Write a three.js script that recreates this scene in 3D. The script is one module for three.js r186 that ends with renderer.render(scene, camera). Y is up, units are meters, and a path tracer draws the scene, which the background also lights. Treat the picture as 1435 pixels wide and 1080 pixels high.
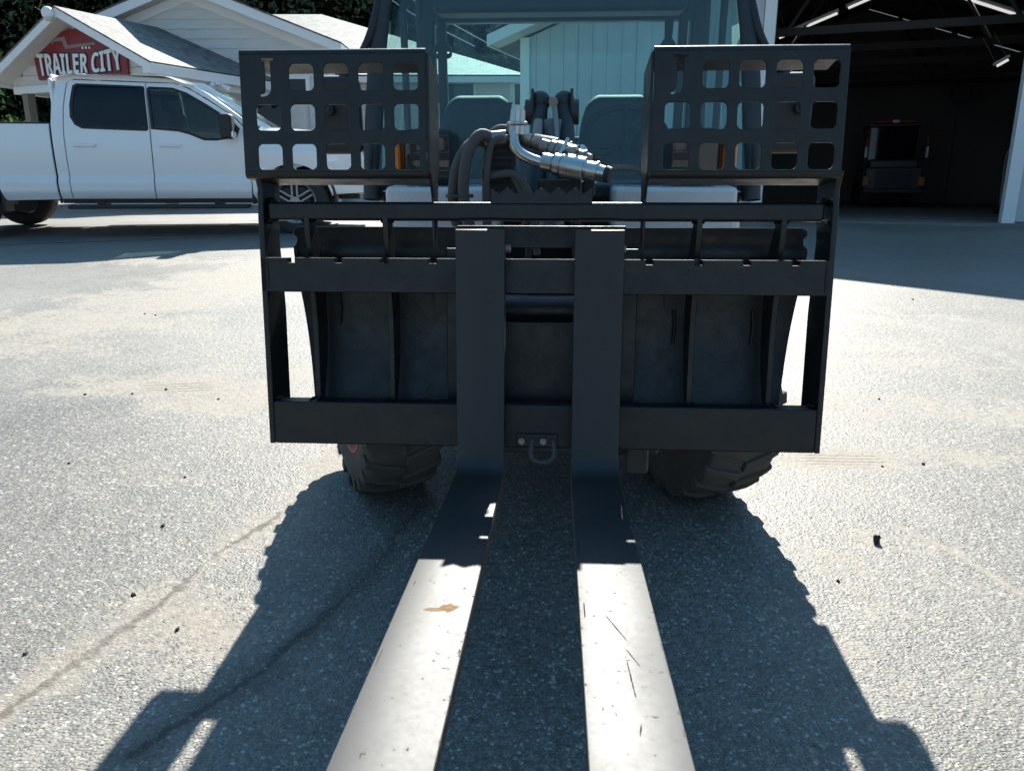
import * as THREE from 'three';
import { RoundedBoxGeometry } from 'three/addons/geometries/RoundedBoxGeometry.js';
import { mergeGeometries, mergeVertices, toCreasedNormals } from 'three/addons/utils/BufferGeometryUtils.js';
import { TessellateModifier } from 'three/addons/modifiers/TessellateModifier.js';
import { FontLoader } from 'three/addons/loaders/FontLoader.js';
import { TextGeometry } from 'three/addons/geometries/TextGeometry.js';

// ---------------------------------------------------------------- camera, sky, sun, exposure
const scene = new THREE.Scene();
const camera = new THREE.PerspectiveCamera(53.13, 1024 / 770, 0.05, 400);
camera.position.set(0, 1.1, 0);
camera.rotation.set(-15 * Math.PI / 180, 0, 0);

const SUN_EL = 42 * Math.PI / 180, SUN_AZ = 6 * Math.PI / 180;
const sunDir = new THREE.Vector3(Math.sin(SUN_AZ) * Math.cos(SUN_EL), Math.sin(SUN_EL), -Math.cos(SUN_AZ) * Math.cos(SUN_EL));
const sun = new THREE.DirectionalLight(new THREE.Color(1, 0.975, 0.9), 5);
sun.position.copy(sunDir).multiplyScalar(60);
sun.castShadow = true;
sun.shadow.mapSize.set(4096, 4096);
Object.assign(sun.shadow.camera, { left: -22, right: 22, top: 22, bottom: -22, near: 1, far: 140 });
sun.shadow.bias = -0.0004;
scene.add(sun, sun.target);

{ // clear blue sky: deeper blue overhead, paler towards the horizon, a soft bright aureole round the sun
  const W = 512, H = 256, d = new Float32Array(W * H * 4), SKY = 0.37;
  for (let j = 0; j < H; j++) for (let i = 0; i < W; i++) {
    const el = ((j + 0.5) / H - 0.5) * Math.PI, az = ((i + 0.5) / W - 0.5) * 2 * Math.PI;
    const x = Math.cos(el) * Math.cos(az), y = Math.sin(el), z = Math.cos(el) * Math.sin(az);
    const c = Math.max(-1, Math.min(1, x * sunDir.x + y * sunDir.y + z * sunDir.z));
    const k = Math.pow(1 - Math.max(0, y), 3);
    const ray = 0.75 * (1 + c * c), mie = 0.55 * Math.pow(Math.max(0, c), 14) + 1.6 * Math.pow(Math.max(0, c), 90);
    const o = (j * W + i) * 4;
    d[o] = SKY * ((0.15 + 0.40 * k) * ray + mie);
    d[o + 1] = SKY * ((0.42 + 0.36 * k) * ray + mie * 0.97);
    d[o + 2] = SKY * ((0.78 + 0.16 * k) * ray + mie * 0.92);
    d[o + 3] = 1;
  }
  const t = new THREE.DataTexture(d, W, H, THREE.RGBAFormat, THREE.FloatType);
  t.mapping = THREE.EquirectangularReflectionMapping;
  t.magFilter = t.minFilter = THREE.LinearFilter;
  t.needsUpdate = true;
  scene.background = t; scene.environment = t;
}
const renderer = new THREE.WebGLRenderer({ antialias: true });
renderer.toneMapping = THREE.LinearToneMapping;
renderer.toneMappingExposure = 2.5;
renderer.shadowMap.enabled = true;

// ---------------------------------------------------------------- helpers
function rng(seed) { let s = seed >>> 0; return () => { s = (s + 0x6D2B79F5) | 0; let t = Math.imul(s ^ (s >>> 15), 1 | s); t = (t + Math.imul(t ^ (t >>> 7), 61 | t)) ^ t; return ((t ^ (t >>> 14)) >>> 0) / 4294967296; }; }
const V3 = (x, y, z) => new THREE.Vector3(x, y, z);
const V2 = (x, y) => new THREE.Vector2(x, y);
const lerp = (a, b, t) => a + (b - a) * t;
const clamp = (x, a = 0, b = 1) => Math.max(a, Math.min(b, x));
const smooth = (a, b, x) => { const t = clamp((x - a) / (b - a)); return t * t * (3 - 2 * t); };
const LAT = new Float32Array(65536); { const r = rng(77); for (let i = 0; i < 65536; i++) LAT[i] = r(); }
function vn(x, y, per = 256) { // value noise, tiles with period per
  const xi = Math.floor(x), yi = Math.floor(y), fx = x - xi, fy = y - yi, u = fx * fx * (3 - 2 * fx), v = fy * fy * (3 - 2 * fy);
  const x0 = ((xi % per) + per) % per, x1 = (x0 + 1) % per, y0 = (((yi % per) + per) % per) << 8, y1 = ((((yi + 1) % per) + per) % per) << 8;
  const a = LAT[y0 + x0], b = LAT[y0 + x1], c = LAT[y1 + x0], e = LAT[y1 + x1];
  return a + (b - a) * u + (c - a) * v + (a - b - c + e) * u * v;
}
const fbm = (x, y, n = 4, per = 256) => { let s = 0, a = 0.5, t = 0; for (let i = 0; i < n; i++) { s += a * vn(x, y, per); t += a; x *= 2; y *= 2; per = Math.min(256, per * 2); a *= 0.5; } return s / t; };
const toS = (c) => 255 * (c <= 0.0031308 ? c * 12.92 : 1.055 * Math.pow(c, 1 / 2.4) - 0.055);
function tex(n, m, fn, srgb, wrap = THREE.RepeatWrapping) { // fn(u, v) gives linear [r, g, b]
  const d = new Uint8Array(n * m * 4);
  for (let j = 0; j < m; j++) for (let i = 0; i < n; i++) {
    const c = fn((i + 0.5) / n, (j + 0.5) / m), o = (j * n + i) * 4;
    for (let k = 0; k < 3; k++) d[o + k] = srgb ? toS(clamp(c[k])) : 255 * clamp(c[k]);
    d[o + 3] = 255;
  }
  const t = new THREE.DataTexture(d, n, m);
  t.wrapS = t.wrapT = wrap; t.magFilter = THREE.LinearFilter; t.minFilter = THREE.LinearMipmapLinearFilter; t.generateMipmaps = true;
  if (srgb) t.colorSpace = THREE.SRGBColorSpace;
  t.needsUpdate = true; return t;
}
const rgb = (r, g = r, b = r) => new THREE.Color().setRGB(r, g, b);
const std = (c, rough, o = {}) => new THREE.MeshStandardMaterial({ color: c, roughness: rough, ...o });
const phys = (c, rough, o = {}) => new THREE.MeshPhysicalMaterial({ color: c, roughness: rough, ...o });

function boxUV(g) { // uv in metres from the dominant direction of each face
  g = g.index ? g.toNonIndexed() : g;
  const p = g.attributes.position, n = g.attributes.normal, uv = new Float32Array(p.count * 2);
  for (let i = 0; i < p.count; i++) {
    const a = Math.abs(n.getX(i)), b = Math.abs(n.getY(i)), c = Math.abs(n.getZ(i));
    const x = p.getX(i), y = p.getY(i), z = p.getZ(i);
    if (b >= a && b >= c) { uv[2 * i] = x; uv[2 * i + 1] = z; } else if (a >= c) { uv[2 * i] = z; uv[2 * i + 1] = y; } else { uv[2 * i] = x; uv[2 * i + 1] = y; }
  }
  g.setAttribute('uv', new THREE.BufferAttribute(uv, 2)); return g;
}
const clean = (g) => { g = g.index ? g.toNonIndexed() : g; for (const k of Object.keys(g.attributes)) if (!['position', 'normal', 'uv'].includes(k)) g.deleteAttribute(k); if (!g.attributes.uv) g.setAttribute('uv', new THREE.BufferAttribute(new Float32Array(g.attributes.position.count * 2), 2)); g.clearGroups(); return g; };
const merge = (...l) => { l = l.flat(); return l.length === 1 ? clean(l[0]) : mergeGeometries(l.map(clean)); };
const taken = {};
const numbered = (n) => { const k = (taken[n] = (taken[n] ?? -1) + 1); return k ? n + '_' + String(k).padStart(3, '0') : n; };
function mesh(name, geo, mat, parent, o = {}) { // a named part (or, under the scene, a thing)
  if (Array.isArray(geo)) geo = merge(geo);
  if (!o.keep && !geo.userData.done) { geo = boxUV(geo); geo.userData.done = true; }
  const m = new THREE.Mesh(geo, mat); m.name = parent === scene ? numbered(name) : name; m.castShadow = m.receiveShadow = true;
  if (o.label) m.userData.label = o.label;
  if (o.kind) m.userData.kind = o.kind;
  parent.add(m); return m;
}
function thing(name, label, category, pos = [0, 0, 0], group) {
  const g = new THREE.Group(); g.name = numbered(name); g.position.set(...pos); g.rotation.order = 'YXZ'; g.userData = { label, category };
  if (group) g.userData.group = group;
  scene.add(g); return g;
}
function tag(o, label, category, group, kind) { o.userData = { ...o.userData, label, category }; if (group) o.userData.group = group; if (kind) { o.userData.kind = kind; delete o.userData.category; } return o; }
const box = (x0, x1, y0, y1, z0, z1, r = 0.003, s = 1) => { const w = x1 - x0, h = y1 - y0, d = z1 - z0, m = Math.min(w, h, d) / 2; return new RoundedBoxGeometry(w, h, d, s, Math.min(r, m * 0.98)).translate((x0 + x1) / 2, (y0 + y1) / 2, (z0 + z1) / 2); };
const cyl = (a, b, r0, r1 = r0, s = 20, open = false) => { const d = b.clone().sub(a), L = d.length(); return new THREE.CylinderGeometry(r1, r0, L, s, 1, open).applyQuaternion(new THREE.Quaternion().setFromUnitVectors(V3(0, 1, 0), d.divideScalar(L))).translate((a.x + b.x) / 2, (a.y + b.y) / 2, (a.z + b.z) / 2); };
const tube = (pts, r, seg = 40, rad = 10, closed = false) => new THREE.TubeGeometry(new THREE.CatmullRomCurve3(pts.map((p) => V3(...p)), closed, 'catmullrom', 0.5), seg, r, rad, closed);
const poly = (pts) => new THREE.Shape(pts.map((p) => V2(...p)));
function ext(shape, depth, bev = 0.002, seg = 1, curve = 12) { // extruded along z, from 0 to depth
  return new THREE.ExtrudeGeometry(shape, { depth: Math.max(0.0005, depth - 2 * bev), bevelEnabled: bev > 0, bevelSize: bev, bevelOffset: -bev, bevelThickness: bev, bevelSegments: seg, curveSegments: curve }).translate(0, 0, bev);
}
const rot = (g, x = 0, y = 0, z = 0) => { if (x) g.rotateX(x); if (y) g.rotateY(y); if (z) g.rotateZ(z); return g; };
const R = Math.PI / 180;
function rrect(x0, x1, y0, y1, r, C = THREE.Shape) {
  const s = new C(); s.moveTo(x0 + r, y0); s.lineTo(x1 - r, y0); s.absarc(x1 - r, y0 + r, r, -Math.PI / 2, 0); s.lineTo(x1, y1 - r); s.absarc(x1 - r, y1 - r, r, 0, Math.PI / 2);
  s.lineTo(x0 + r, y1); s.absarc(x0 + r, y1 - r, r, Math.PI / 2, Math.PI); s.lineTo(x0, y0 + r); s.absarc(x0 + r, y0 + r, r, Math.PI, 1.5 * Math.PI); return s;
}
function sheet(nu, nv, fn) { // a curved sheet from fn(u, v) -> [x, y, z]
  const p = [], uv = [], idx = [];
  for (let j = 0; j <= nv; j++) for (let i = 0; i <= nu; i++) { p.push(...fn(i / nu, j / nv)); uv.push(i / nu, j / nv); }
  for (let j = 0; j < nv; j++) for (let i = 0; i < nu; i++) { const a = j * (nu + 1) + i, b = a + 1, c = a + nu + 1, d = c + 1; idx.push(a, b, d, a, d, c); }
  const g = new THREE.BufferGeometry(); g.setAttribute('position', new THREE.Float32BufferAttribute(p, 3)); g.setAttribute('uv', new THREE.Float32BufferAttribute(uv, 2)); g.setIndex(idx); g.computeVertexNormals(); return g;
}
function quad(a, b, c, d, t = 0.02) { // a slab with top face a b c d (counter-clockwise seen from outside), thickness t inwards
  const A = [a, b, c, d].map((q) => V3(...q)), n = A[1].clone().sub(A[0]).cross(A[3].clone().sub(A[0])).normalize().multiplyScalar(-t), B = A.map((q) => q.clone().add(n)), p = [];
  const f = (w, x, y, z) => { for (const q of [w, x, y, w, y, z]) p.push(q.x, q.y, q.z); };
  f(...A); f(B[3], B[2], B[1], B[0]); for (let i = 0; i < 4; i++) { const j = (i + 1) % 4; f(A[i], B[i], B[j], A[j]); }
  const g = new THREE.BufferGeometry(); g.setAttribute('position', new THREE.Float32BufferAttribute(p, 3)); g.computeVertexNormals(); return g;
}
const fonts = new FontLoader();
const serif = await fonts.loadAsync('fonts/droid/droid_serif_bold.typeface.json');
const sans = await fonts.loadAsync('fonts/droid/droid_sans_bold.typeface.json');

// ---------------------------------------------------------------- surfaces
const grain = tex(512, 512, (u, v) => { const a = fbm(u * 16, v * 16, 5, 16), b = vn(u * 128, v * 128, 128); const k = 0.72 + 0.42 * (a - 0.5) + 0.16 * (b - 0.5); return [k, k, k]; });
const rep = (t, r) => { const c = t.clone(); c.repeat.set(r, r); c.needsUpdate = true; return c; };
const fineBump = rep(grain, 5), grainM = rep(grain, 1.3);
const M = {
  blackSteel: std(rgb(0.006, 0.0085, 0.0095), 0.6, { roughnessMap: rep(grain, 2.3), bumpMap: fineBump, bumpScale: 0.0004 }),
  blackPlastic: std(rgb(0.02), 0.6, { bumpMap: fineBump, bumpScale: 0.0004 }),
  rubber: std(rgb(0.03, 0.029, 0.028), 0.85, { bumpMap: rep(grain, 4), bumpScale: 0.0015 }),
  dustyRubber: std(rgb(0.075, 0.068, 0.06), 0.95, { bumpMap: rep(grain, 4), bumpScale: 0.002, map: tex(256, 256, (u, v) => { const k = 0.45 + 0.9 * fbm(u * 8, v * 8, 4, 8); return [k, k * 0.97, k * 0.92]; }, true) }),
  hose: std(rgb(0.1, 0.093, 0.085), 0.8, { bumpMap: rep(grain, 9), bumpScale: 0.0008 }),
  steel: std(rgb(0.55, 0.53, 0.5), 0.4, { metalness: 1, roughnessMap: rep(grain, 3), bumpMap: rep(grain, 8), bumpScale: 0.00015 }),
  wornSteel: std(rgb(0.32, 0.29, 0.26), 0.5, { metalness: 0.9, bumpMap: rep(grain, 8), bumpScale: 0.0008 }),
  chrome: std(rgb(0.85), 0.08, { metalness: 1 }),
  orange: std(rgb(0.4, 0.06, 0.04), 0.6, { map: rep(grain, 6) }),
  whiteBody: phys(rgb(0.62, 0.63, 0.63), 0.4, { clearcoat: 0.6, clearcoatRoughness: 0.1, roughnessMap: grainM }),
  truckPaint: phys(rgb(0.84, 0.85, 0.85), 0.35, { clearcoat: 1, clearcoatRoughness: 0.04 }),
  darkGlass: phys(rgb(0.004, 0.007, 0.011), 0.04, { ior: 1.45 }),
  glassClear: phys(rgb(0.8, 0.9, 0.87), 0.0, { transmission: 1, thickness: 0, ior: 1.5 }),
  windshieldGlass: phys(rgb(0.64, 0.86, 0.85), 0.0, { transmission: 0.95, thickness: 0, ior: 1.5 }),
  glassTeal: phys(rgb(0.66, 0.88, 0.86), 0.0, { transmission: 1, thickness: 0, ior: 1.5 }),
  seat: std(rgb(0.045, 0.05, 0.055), 0.7, { bumpMap: fineBump, bumpScale: 0.001 }),
  cabDark: std(rgb(0.03, 0.033, 0.036), 0.55),
  amber: phys(rgb(0.85, 0.25, 0.02), 0.15, { transmission: 0.3, thickness: 0, clearcoat: 1 }),
  redLens: phys(rgb(0.6, 0.02, 0.02), 0.15, { clearcoat: 1 }),
  lens: phys(rgb(0.95), 0.02, { transmission: 1, thickness: 0, ior: 1.45 }),
  siding: std(rgb(0.66, 0.66, 0.64), 0.6, { map: tex(256, 256, (u, v) => { const k = 0.86 + 0.16 * fbm(u * 4, v * 16, 4, 4); return [k, k, k * 0.99]; }, true), bumpMap: grainM, bumpScale: 0.002 }),
  sidingPanel: std(rgb(0.5, 0.53, 0.56), 0.45, { map: tex(256, 256, (u, v) => { const k = 0.84 + 0.2 * fbm(u * 6, v * 3, 4, 3); return [k, k, k]; }, true) }),
  trim: std(rgb(0.76, 0.77, 0.77), 0.5, { bumpMap: grainM, bumpScale: 0.001 }),
  soffit: std(rgb(0.6, 0.58, 0.55), 0.7),
  wood: std(rgb(0.22, 0.18, 0.14), 0.8, { bumpMap: grainM, bumpScale: 0.004 }),
  concrete: std(rgb(0.2, 0.2, 0.19), 0.8, { map: tex(256, 256, (u, v) => { const k = 0.6 + 0.5 * fbm(u * 4, v * 4, 5, 4); return [k, k, k * 0.97]; }, true), bumpMap: grainM, bumpScale: 0.002 }),
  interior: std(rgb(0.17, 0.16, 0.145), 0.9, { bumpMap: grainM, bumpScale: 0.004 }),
  bark: std(rgb(0.09, 0.07, 0.055), 0.95, { bumpMap: grainM, bumpScale: 0.02 }),
};
M.fender = M.blackPlastic;
{ // scuffs and nicks in the black paint
  const r = rng(41), L = Array.from({ length: 46 }, () => { const a = r() * 6.28, l = 0.01 + 0.05 * r() * r(); return [r(), r(), Math.cos(a) * l, Math.sin(a) * l, 0.0006 + 0.0008 * r()]; });
  M.blackSteel.map = tex(1024, 1024, (u, v) => { let k = 0.32 + 0.1 * (fbm(u * 8, v * 8, 4, 8) - 0.5); for (const s of L) { const dx = u - s[0], dy = v - s[1]; if (Math.abs(dx) > 0.07 || Math.abs(dy) > 0.07) continue; const t = clamp((dx * s[2] + dy * s[3]) / (s[2] * s[2] + s[3] * s[3])), q = Math.hypot(dx - t * s[2], dy - t * s[3]); if (q < s[4]) k = 1.0; } return [k, k, k]; }, true);
  M.blackSteel.color.setRGB(0.014, 0.019, 0.02);
}
M.dullSteel = std(rgb(0.06, 0.058, 0.055), 0.6, { bumpMap: fineBump, bumpScale: 0.0006 });
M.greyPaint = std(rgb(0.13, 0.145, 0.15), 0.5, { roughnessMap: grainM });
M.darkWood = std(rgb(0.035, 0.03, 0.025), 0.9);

// ---------------------------------------------------------------- the ground
const SLOPE = 0.055;
const gy = (z) => { const d = -z; if (d < -6) return -0.473; if (d < 10) return SLOPE * (d - 2.6); const t = Math.min(3, d - 10); return 0.407 + SLOPE * (t - t * t / 6); };
{
  // sand and dust that lie on the asphalt: [x, d, radius x, radius d, strength]
  const sand = [[-2.45, 6.9, 0.55, 0.5, 1], [-2.75, 6.0, 0.6, 0.45, 0.9], [-3.0, 5.2, 0.7, 0.4, 0.8], [-3.4, 4.7, 0.8, 0.35, 0.7], [-1.75, 3.85, 0.5, 0.16, 1], [-1.35, 3.6, 0.35, 0.16, 0.8], [-1.2, 4.05, 0.5, 0.15, 0.5],
    [1.35, 2.9, 0.26, 0.09, 1], [1.7, 2.92, 0.4, 0.08, 0.8], [2.2, 2.95, 0.5, 0.1, 0.5], [1.4, 3.6, 0.5, 0.2, 0.55], [2.0, 3.5, 0.5, 0.25, 0.5], [1.25, 2.25, 0.2, 0.1, 0.5], [1.1, 2.05, 0.3, 0.25, 0.35], [2.1, 4.4, 0.7, 0.4, 0.4],
    [-0.85, 1.8, 0.16, 0.14, 0.8], [-0.98, 1.9, 0.13, 0.1, 0.7], [-0.78, 2.3, 0.12, 0.16, 0.5], [-1.6, 2.75, 0.35, 0.12, 0.35], [-3.2, 7.9, 1.2, 0.25, 0.6], [-1.9, 7.6, 0.7, 0.3, 0.7], [2.6, 5.6, 0.7, 0.5, 0.3], [0.95, 1.65, 0.2, 0.2, 0.3]];
  const seam = [[-1.38, 1.2], [-1.15, 1.48], [-0.98, 1.9], [-0.92, 2.16], [-0.8, 2.42], [-0.74, 2.62], [-0.7, 3.0]];       // the sanded-over seam
  const crack = [[-0.8, 1.36], [-0.68, 1.52], [-0.6, 1.64], [-0.52, 1.8], [-0.47, 1.95], [-0.38, 2.2], [-0.33, 2.5]];       // the open crack under the machine's shadow
  const streak = [[1.27, 2.36], [1.37, 2.2], [1.41, 2.07], [1.44, 1.95], [1.49, 1.8]];
  const dseg = (x, y, L) => { let b = 9; for (let i = 0; i + 1 < L.length; i++) { const [ax, ay] = L[i], [bx, by] = L[i + 1], dx = bx - ax, dy = by - ay, t = clamp(((x - ax) * dx + (y - ay) * dy) / (dx * dx + dy * dy)); const q = Math.hypot(x - ax - t * dx, y - ay - t * dy); if (q < b) b = q; } return b; };
  // texels are finer near the work area: u and v are logarithmic in metres from it
  const N = 2048, AX = 1.4, UX = Math.log(1 + 5 / AX), VD = Math.log(10.8 / 0.8);
  const uOf = (x) => 0.5 + 0.5 * Math.sign(x) * Math.log(1 + Math.abs(x) / AX) / UX, vOf = (d) => Math.log((Math.max(-0.2, d) + 0.3) / 0.8) / VD;
  const xOf = (u) => { const t = 2 * u - 1; return Math.sign(t) * AX * (Math.exp(Math.abs(t) * UX) - 1); }, dOf = (v) => 0.8 * Math.exp(v * VD) - 0.3;
  const hash = (a, b) => { let h = Math.imul(a, 374761393) + Math.imul(b, 668265263); h = Math.imul(h ^ (h >>> 13), 1274126177); return (h ^ (h >>> 16)) >>> 0; };
  const CELL = 0.0088, st = [0, 0, 0];
  const stones = (x, d) => { // nearest stone: [distance to its edge, its tone, its height]
    const gx = x / CELL, gd = d / CELL, ix = Math.floor(gx), id = Math.floor(gd); let f1 = 9, f2 = 9, hb = 0;
    for (let b = -1; b <= 1; b++) for (let a = -1; a <= 1; a++) { const h = hash(ix + a, id + b), px = ix + a + (h & 255) / 255 - gx, pd = id + b + ((h >>> 8) & 255) / 255 - gd, q = px * px + pd * pd; if (q < f1) { f2 = f1; f1 = q; hb = h; } else if (q < f2) f2 = q; }
    st[0] = Math.sqrt(f2) - Math.sqrt(f1); st[1] = ((hb >>> 16) & 255) / 255; st[2] = ((hb >>> 24) & 255) / 255; return st;
  };
  const col = new Uint8Array(N * N * 4), rgh = new Uint8Array(N * N * 4), bmp = new Uint8Array(N * N * 4), sandy = new Uint8Array(N * N);
  for (let j = 0; j < N; j++) for (let i = 0; i < N; i++) {
    const x = xOf((i + 0.5) / N), d = dOf((j + 0.5) / N), o = (j * N + i) * 4;
    const big = fbm(x * 0.9 + 7, d * 0.9 + 3, 4), mid = fbm(x * 7 + 40, d * 7 + 9, 3), f1 = vn(x * 70, d * 70), f2 = vn(x * 260 + 31, d * 260);
    const fine = clamp(1.5 - (d + 0.3) / 6) * clamp(1.6 - Math.abs(x) / 3.2); // stones fade out where a texel no longer holds one
    const S3 = stones(x, d), edge = smooth(0.02, 0.3, S3[0]), tone = S3[1], hgt = S3[2];
    let m = 0;
    for (const s of sand) { const ex = (x - s[0]) / s[2], ey = (d - s[1]) / s[3], q = ex * ex + ey * ey; if (q < 3) m = Math.max(m, s[4] * (1 - q / 3) * 1.25); }
    m = smooth(0.3, 0.95, m + 0.9 * (mid - 0.5) + 0.5 * (f1 - 0.5) + 0.5 * (0.5 - hgt) * fine) * 0.52 + 0.12 * smooth(0.5, 0.8, big) * smooth(0.4, 0.7, f1);
    let ds = 9, dc = 9, dk = 9;
    if (x < -0.3 && d < 3.2) { const wob = 0.03 * (mid - 0.5); ds = dseg(x + wob, d + wob, seam); dc = dseg(x + 0.05 * (mid - 0.5) + 0.02 * (f1 - 0.5), d + wob, crack); }
    if (x > 1.1 && x < 1.7 && d < 2.6) dk = dseg(x + 0.02 * (mid - 0.5), d, streak);
    const seamM = smooth(0.022, 0.004, ds + 0.02 * (f1 - 0.5) + 0.05 * Math.max(0, mid - 0.5)) * smooth(0.3, 0.5, fbm(x * 3 + 11, d * 3, 3) + 0.25 * (mid - 0.5)), crackM = smooth(0.018, 0.002, dc - 0.012 * (mid - 0.45)), dirtM = smooth(0.075, 0.01, dc + 0.05 * (mid - 0.5));
    m = Math.max(m, 0.42 * smooth(0.11, 0.02, ds + 0.22 * (mid - 0.42) + 0.04 * (f1 - 0.5)), 0.8 * smooth(0.018, 0.004, dk + 0.018 * (f1 - 0.5)));
    // tyre prints pressed into the sand
    let print = 0; { const ex = x + 1.72, ey = d - 3.82; if (Math.abs(ex) < 0.19 && Math.abs(ey) < 0.1) { const sx = ex * 0.92 + ey * 0.4, sy = ey - ex * 0.16; print = smooth(0.55, 0.9, Math.sin(sy * 150)) * smooth(0.19, 0.13, Math.abs(sx)) * smooth(0.09, 0.06, Math.abs(ey)); } }
    { const ex = x - 1.33, ey = d - 2.9; if (Math.abs(ex) < 0.2 && Math.abs(ey) < 0.07) print = Math.max(print, 0.7 * smooth(0.5, 0.9, Math.sin(ey * 210 + ex * 9)) * smooth(0.2, 0.12, Math.abs(ex)) * smooth(0.07, 0.04, Math.abs(ey))); }
    const spec = (tone - 0.45) * 0.13 + (tone > 0.93 ? 0.14 : 0), binder = 0.085;
    let base = 0.148 + 0.085 * (big - 0.5) + 0.04 * (mid - 0.5) + 0.03 * (f1 - 0.5);
    base = Math.max(0.03, lerp(base + 0.02 * (f2 - 0.5), lerp(binder + 0.3 * (base - 0.14), base + spec, edge), fine));
    const wrm = 0.05 + 0.1 * (hgt - 0.5) * fine; let r = base * (1.03 + wrm), g = base * 1.01, b = base * (0.94 - wrm);
    const sg = 0.85 + 0.3 * (f1 - 0.5) + 0.35 * (f2 - 0.5);
    r = lerp(r, 0.34 * sg, m); g = lerp(g, 0.29 * sg, m); b = lerp(b, 0.23 * sg, m);
    sandy[j * N + i] = 255 * m;
    const dk2 = Math.max(0.75 * seamM * (0.6 + 0.6 * mid), crackM, 0.5 * dirtM, 0.7 * print);
    r = lerp(r, 0.075, dk2); g = lerp(g, 0.062, dk2); b = lerp(b, 0.05, dk2);
    col[o] = toS(r); col[o + 1] = toS(g); col[o + 2] = toS(b); col[o + 3] = 255;
    const rg = 255 * clamp(0.6 + 0.08 * (f2 - 0.5) + 0.12 * (big - 0.5) + 0.14 * (tone - 0.5) * fine + 0.3 * m + 0.25 * dk2);
    rgh[o] = rgh[o + 1] = rgh[o + 2] = rg; rgh[o + 3] = 255;
    const h = 255 * clamp(0.42 + fine * (1 - 0.65 * m) * (edge * (0.16 + 0.34 * hgt) - 0.1) + 0.16 * (f2 - 0.5) + (0.2 + 0.3 * (1 - fine)) * (f1 - 0.5) + 0.15 * (mid - 0.5) + 0.06 * m - 0.42 * crackM - 0.2 * dirtM * (1 - crackM) - 0.2 * seamM - 0.3 * print);
    bmp[o] = bmp[o + 1] = bmp[o + 2] = h; bmp[o + 3] = 255;
  }
  const mk = (d, s) => { const t = new THREE.DataTexture(d, N, N); t.wrapS = t.wrapT = THREE.MirroredRepeatWrapping; t.magFilter = THREE.LinearFilter; t.minFilter = THREE.LinearMipmapLinearFilter; t.generateMipmaps = true; t.anisotropy = 8; if (s) t.colorSpace = THREE.SRGBColorSpace; t.needsUpdate = true; return t; };
  M.asphalt = std(rgb(1), 1, { map: mk(col, true), roughnessMap: mk(rgh), bumpMap: mk(bmp), bumpScale: 0.0042 });
  const rows = [], xs = []; for (const d of [-140, -40, -12, -6]) rows.push(d); for (let d = -4; d < 0; d += 0.5) rows.push(d); for (let k = 0; k <= 96; k++) rows.push(dOf(k / 96) - (k ? 0 : 0.3)); for (const d of [11, 12, 13, 14, 20, 40, 90, 200]) rows.push(d);
  for (const x of [180, 60, 20, 9]) xs.push(-x); for (let k = 0; k <= 96; k++) xs.push(xOf(k / 96)); for (const x of [9, 20, 60, 180]) xs.push(x);
  const p = [], uv = [], idx = [];
  rows.forEach((d) => xs.forEach((x) => { p.push(x, gy(-d), -d); uv.push(uOf(x), d < 0.2 ? -0.05 * (0.2 - d) : vOf(d)); }));
  for (let j = 0; j + 1 < rows.length; j++) for (let i = 0; i + 1 < xs.length; i++) { const a = j * xs.length + i, c = a + xs.length; idx.push(a, a + 1, c + 1, a, c + 1, c); }
  const g = new THREE.BufferGeometry(); g.setAttribute('position', new THREE.Float32BufferAttribute(p, 3)); g.setAttribute('uv', new THREE.Float32BufferAttribute(uv, 2)); g.setIndex(idx); g.computeVertexNormals();
  tag(mesh('parking_lot', g, M.asphalt, scene, { keep: true }), 'worn grey asphalt yard dusted with tan sand', 'ground', null, 'structure');
  // loose aggregate standing proud of the binder
  const chip = new THREE.IcosahedronGeometry(1, 0); chip.scale(1, 0.3, 0.8);
  const n = 40000, im = new THREE.InstancedMesh(chip, std(rgb(1), 0.7), n), q = new THREE.Quaternion(), m4 = new THREE.Matrix4(), e = new THREE.Euler(), c = new THREE.Color(), rs = rng(19);
  for (let k = 0; k < n; k++) {
    const d = 1.1 + 5.2 * Math.pow(rs(), 1.5), x = (rs() * 2 - 1) * (0.75 * d + 0.25), s = 0.0018 + 0.003 * Math.pow(rs(), 4);
    if (sandy[clamp(Math.floor(vOf(d) * N), 0, N - 1) * N + clamp(Math.floor(uOf(x) * N), 0, N - 1)] > 70 && rs() < 0.93) { im.setMatrixAt(k, m4.makeScale(1e-5, 1e-5, 1e-5).setPosition(x, gy(-d) - 0.05, -d)); im.setColorAt(k, c.setRGB(0.1, 0.1, 0.1)); continue; }
    e.set(rs() * 0.6 - 0.3, rs() * 6.3, rs() * 0.6 - 0.3); q.setFromEuler(e);
    im.setMatrixAt(k, m4.compose(V3(x, gy(-d) + s * 0.05, -d), q, V3(s, s, s)));
    const t = 0.1 + 0.2 * Math.pow(rs(), 1.6), w = rs(); im.setColorAt(k, c.setRGB(t * (1 + 0.12 * w), t, t * (1 - 0.1 * w)));
  }
  im.name = 'gravel'; im.receiveShadow = im.castShadow = true; scene.add(im); tag(im, 'fine grey stone chips in the asphalt surface', '', null, 'stuff');
  // pebbles one can pick out
  const rp = rng(3), pm = std(rgb(0.035, 0.034, 0.033), 0.9, { bumpMap: fineBump, bumpScale: 0.001 });
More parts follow.
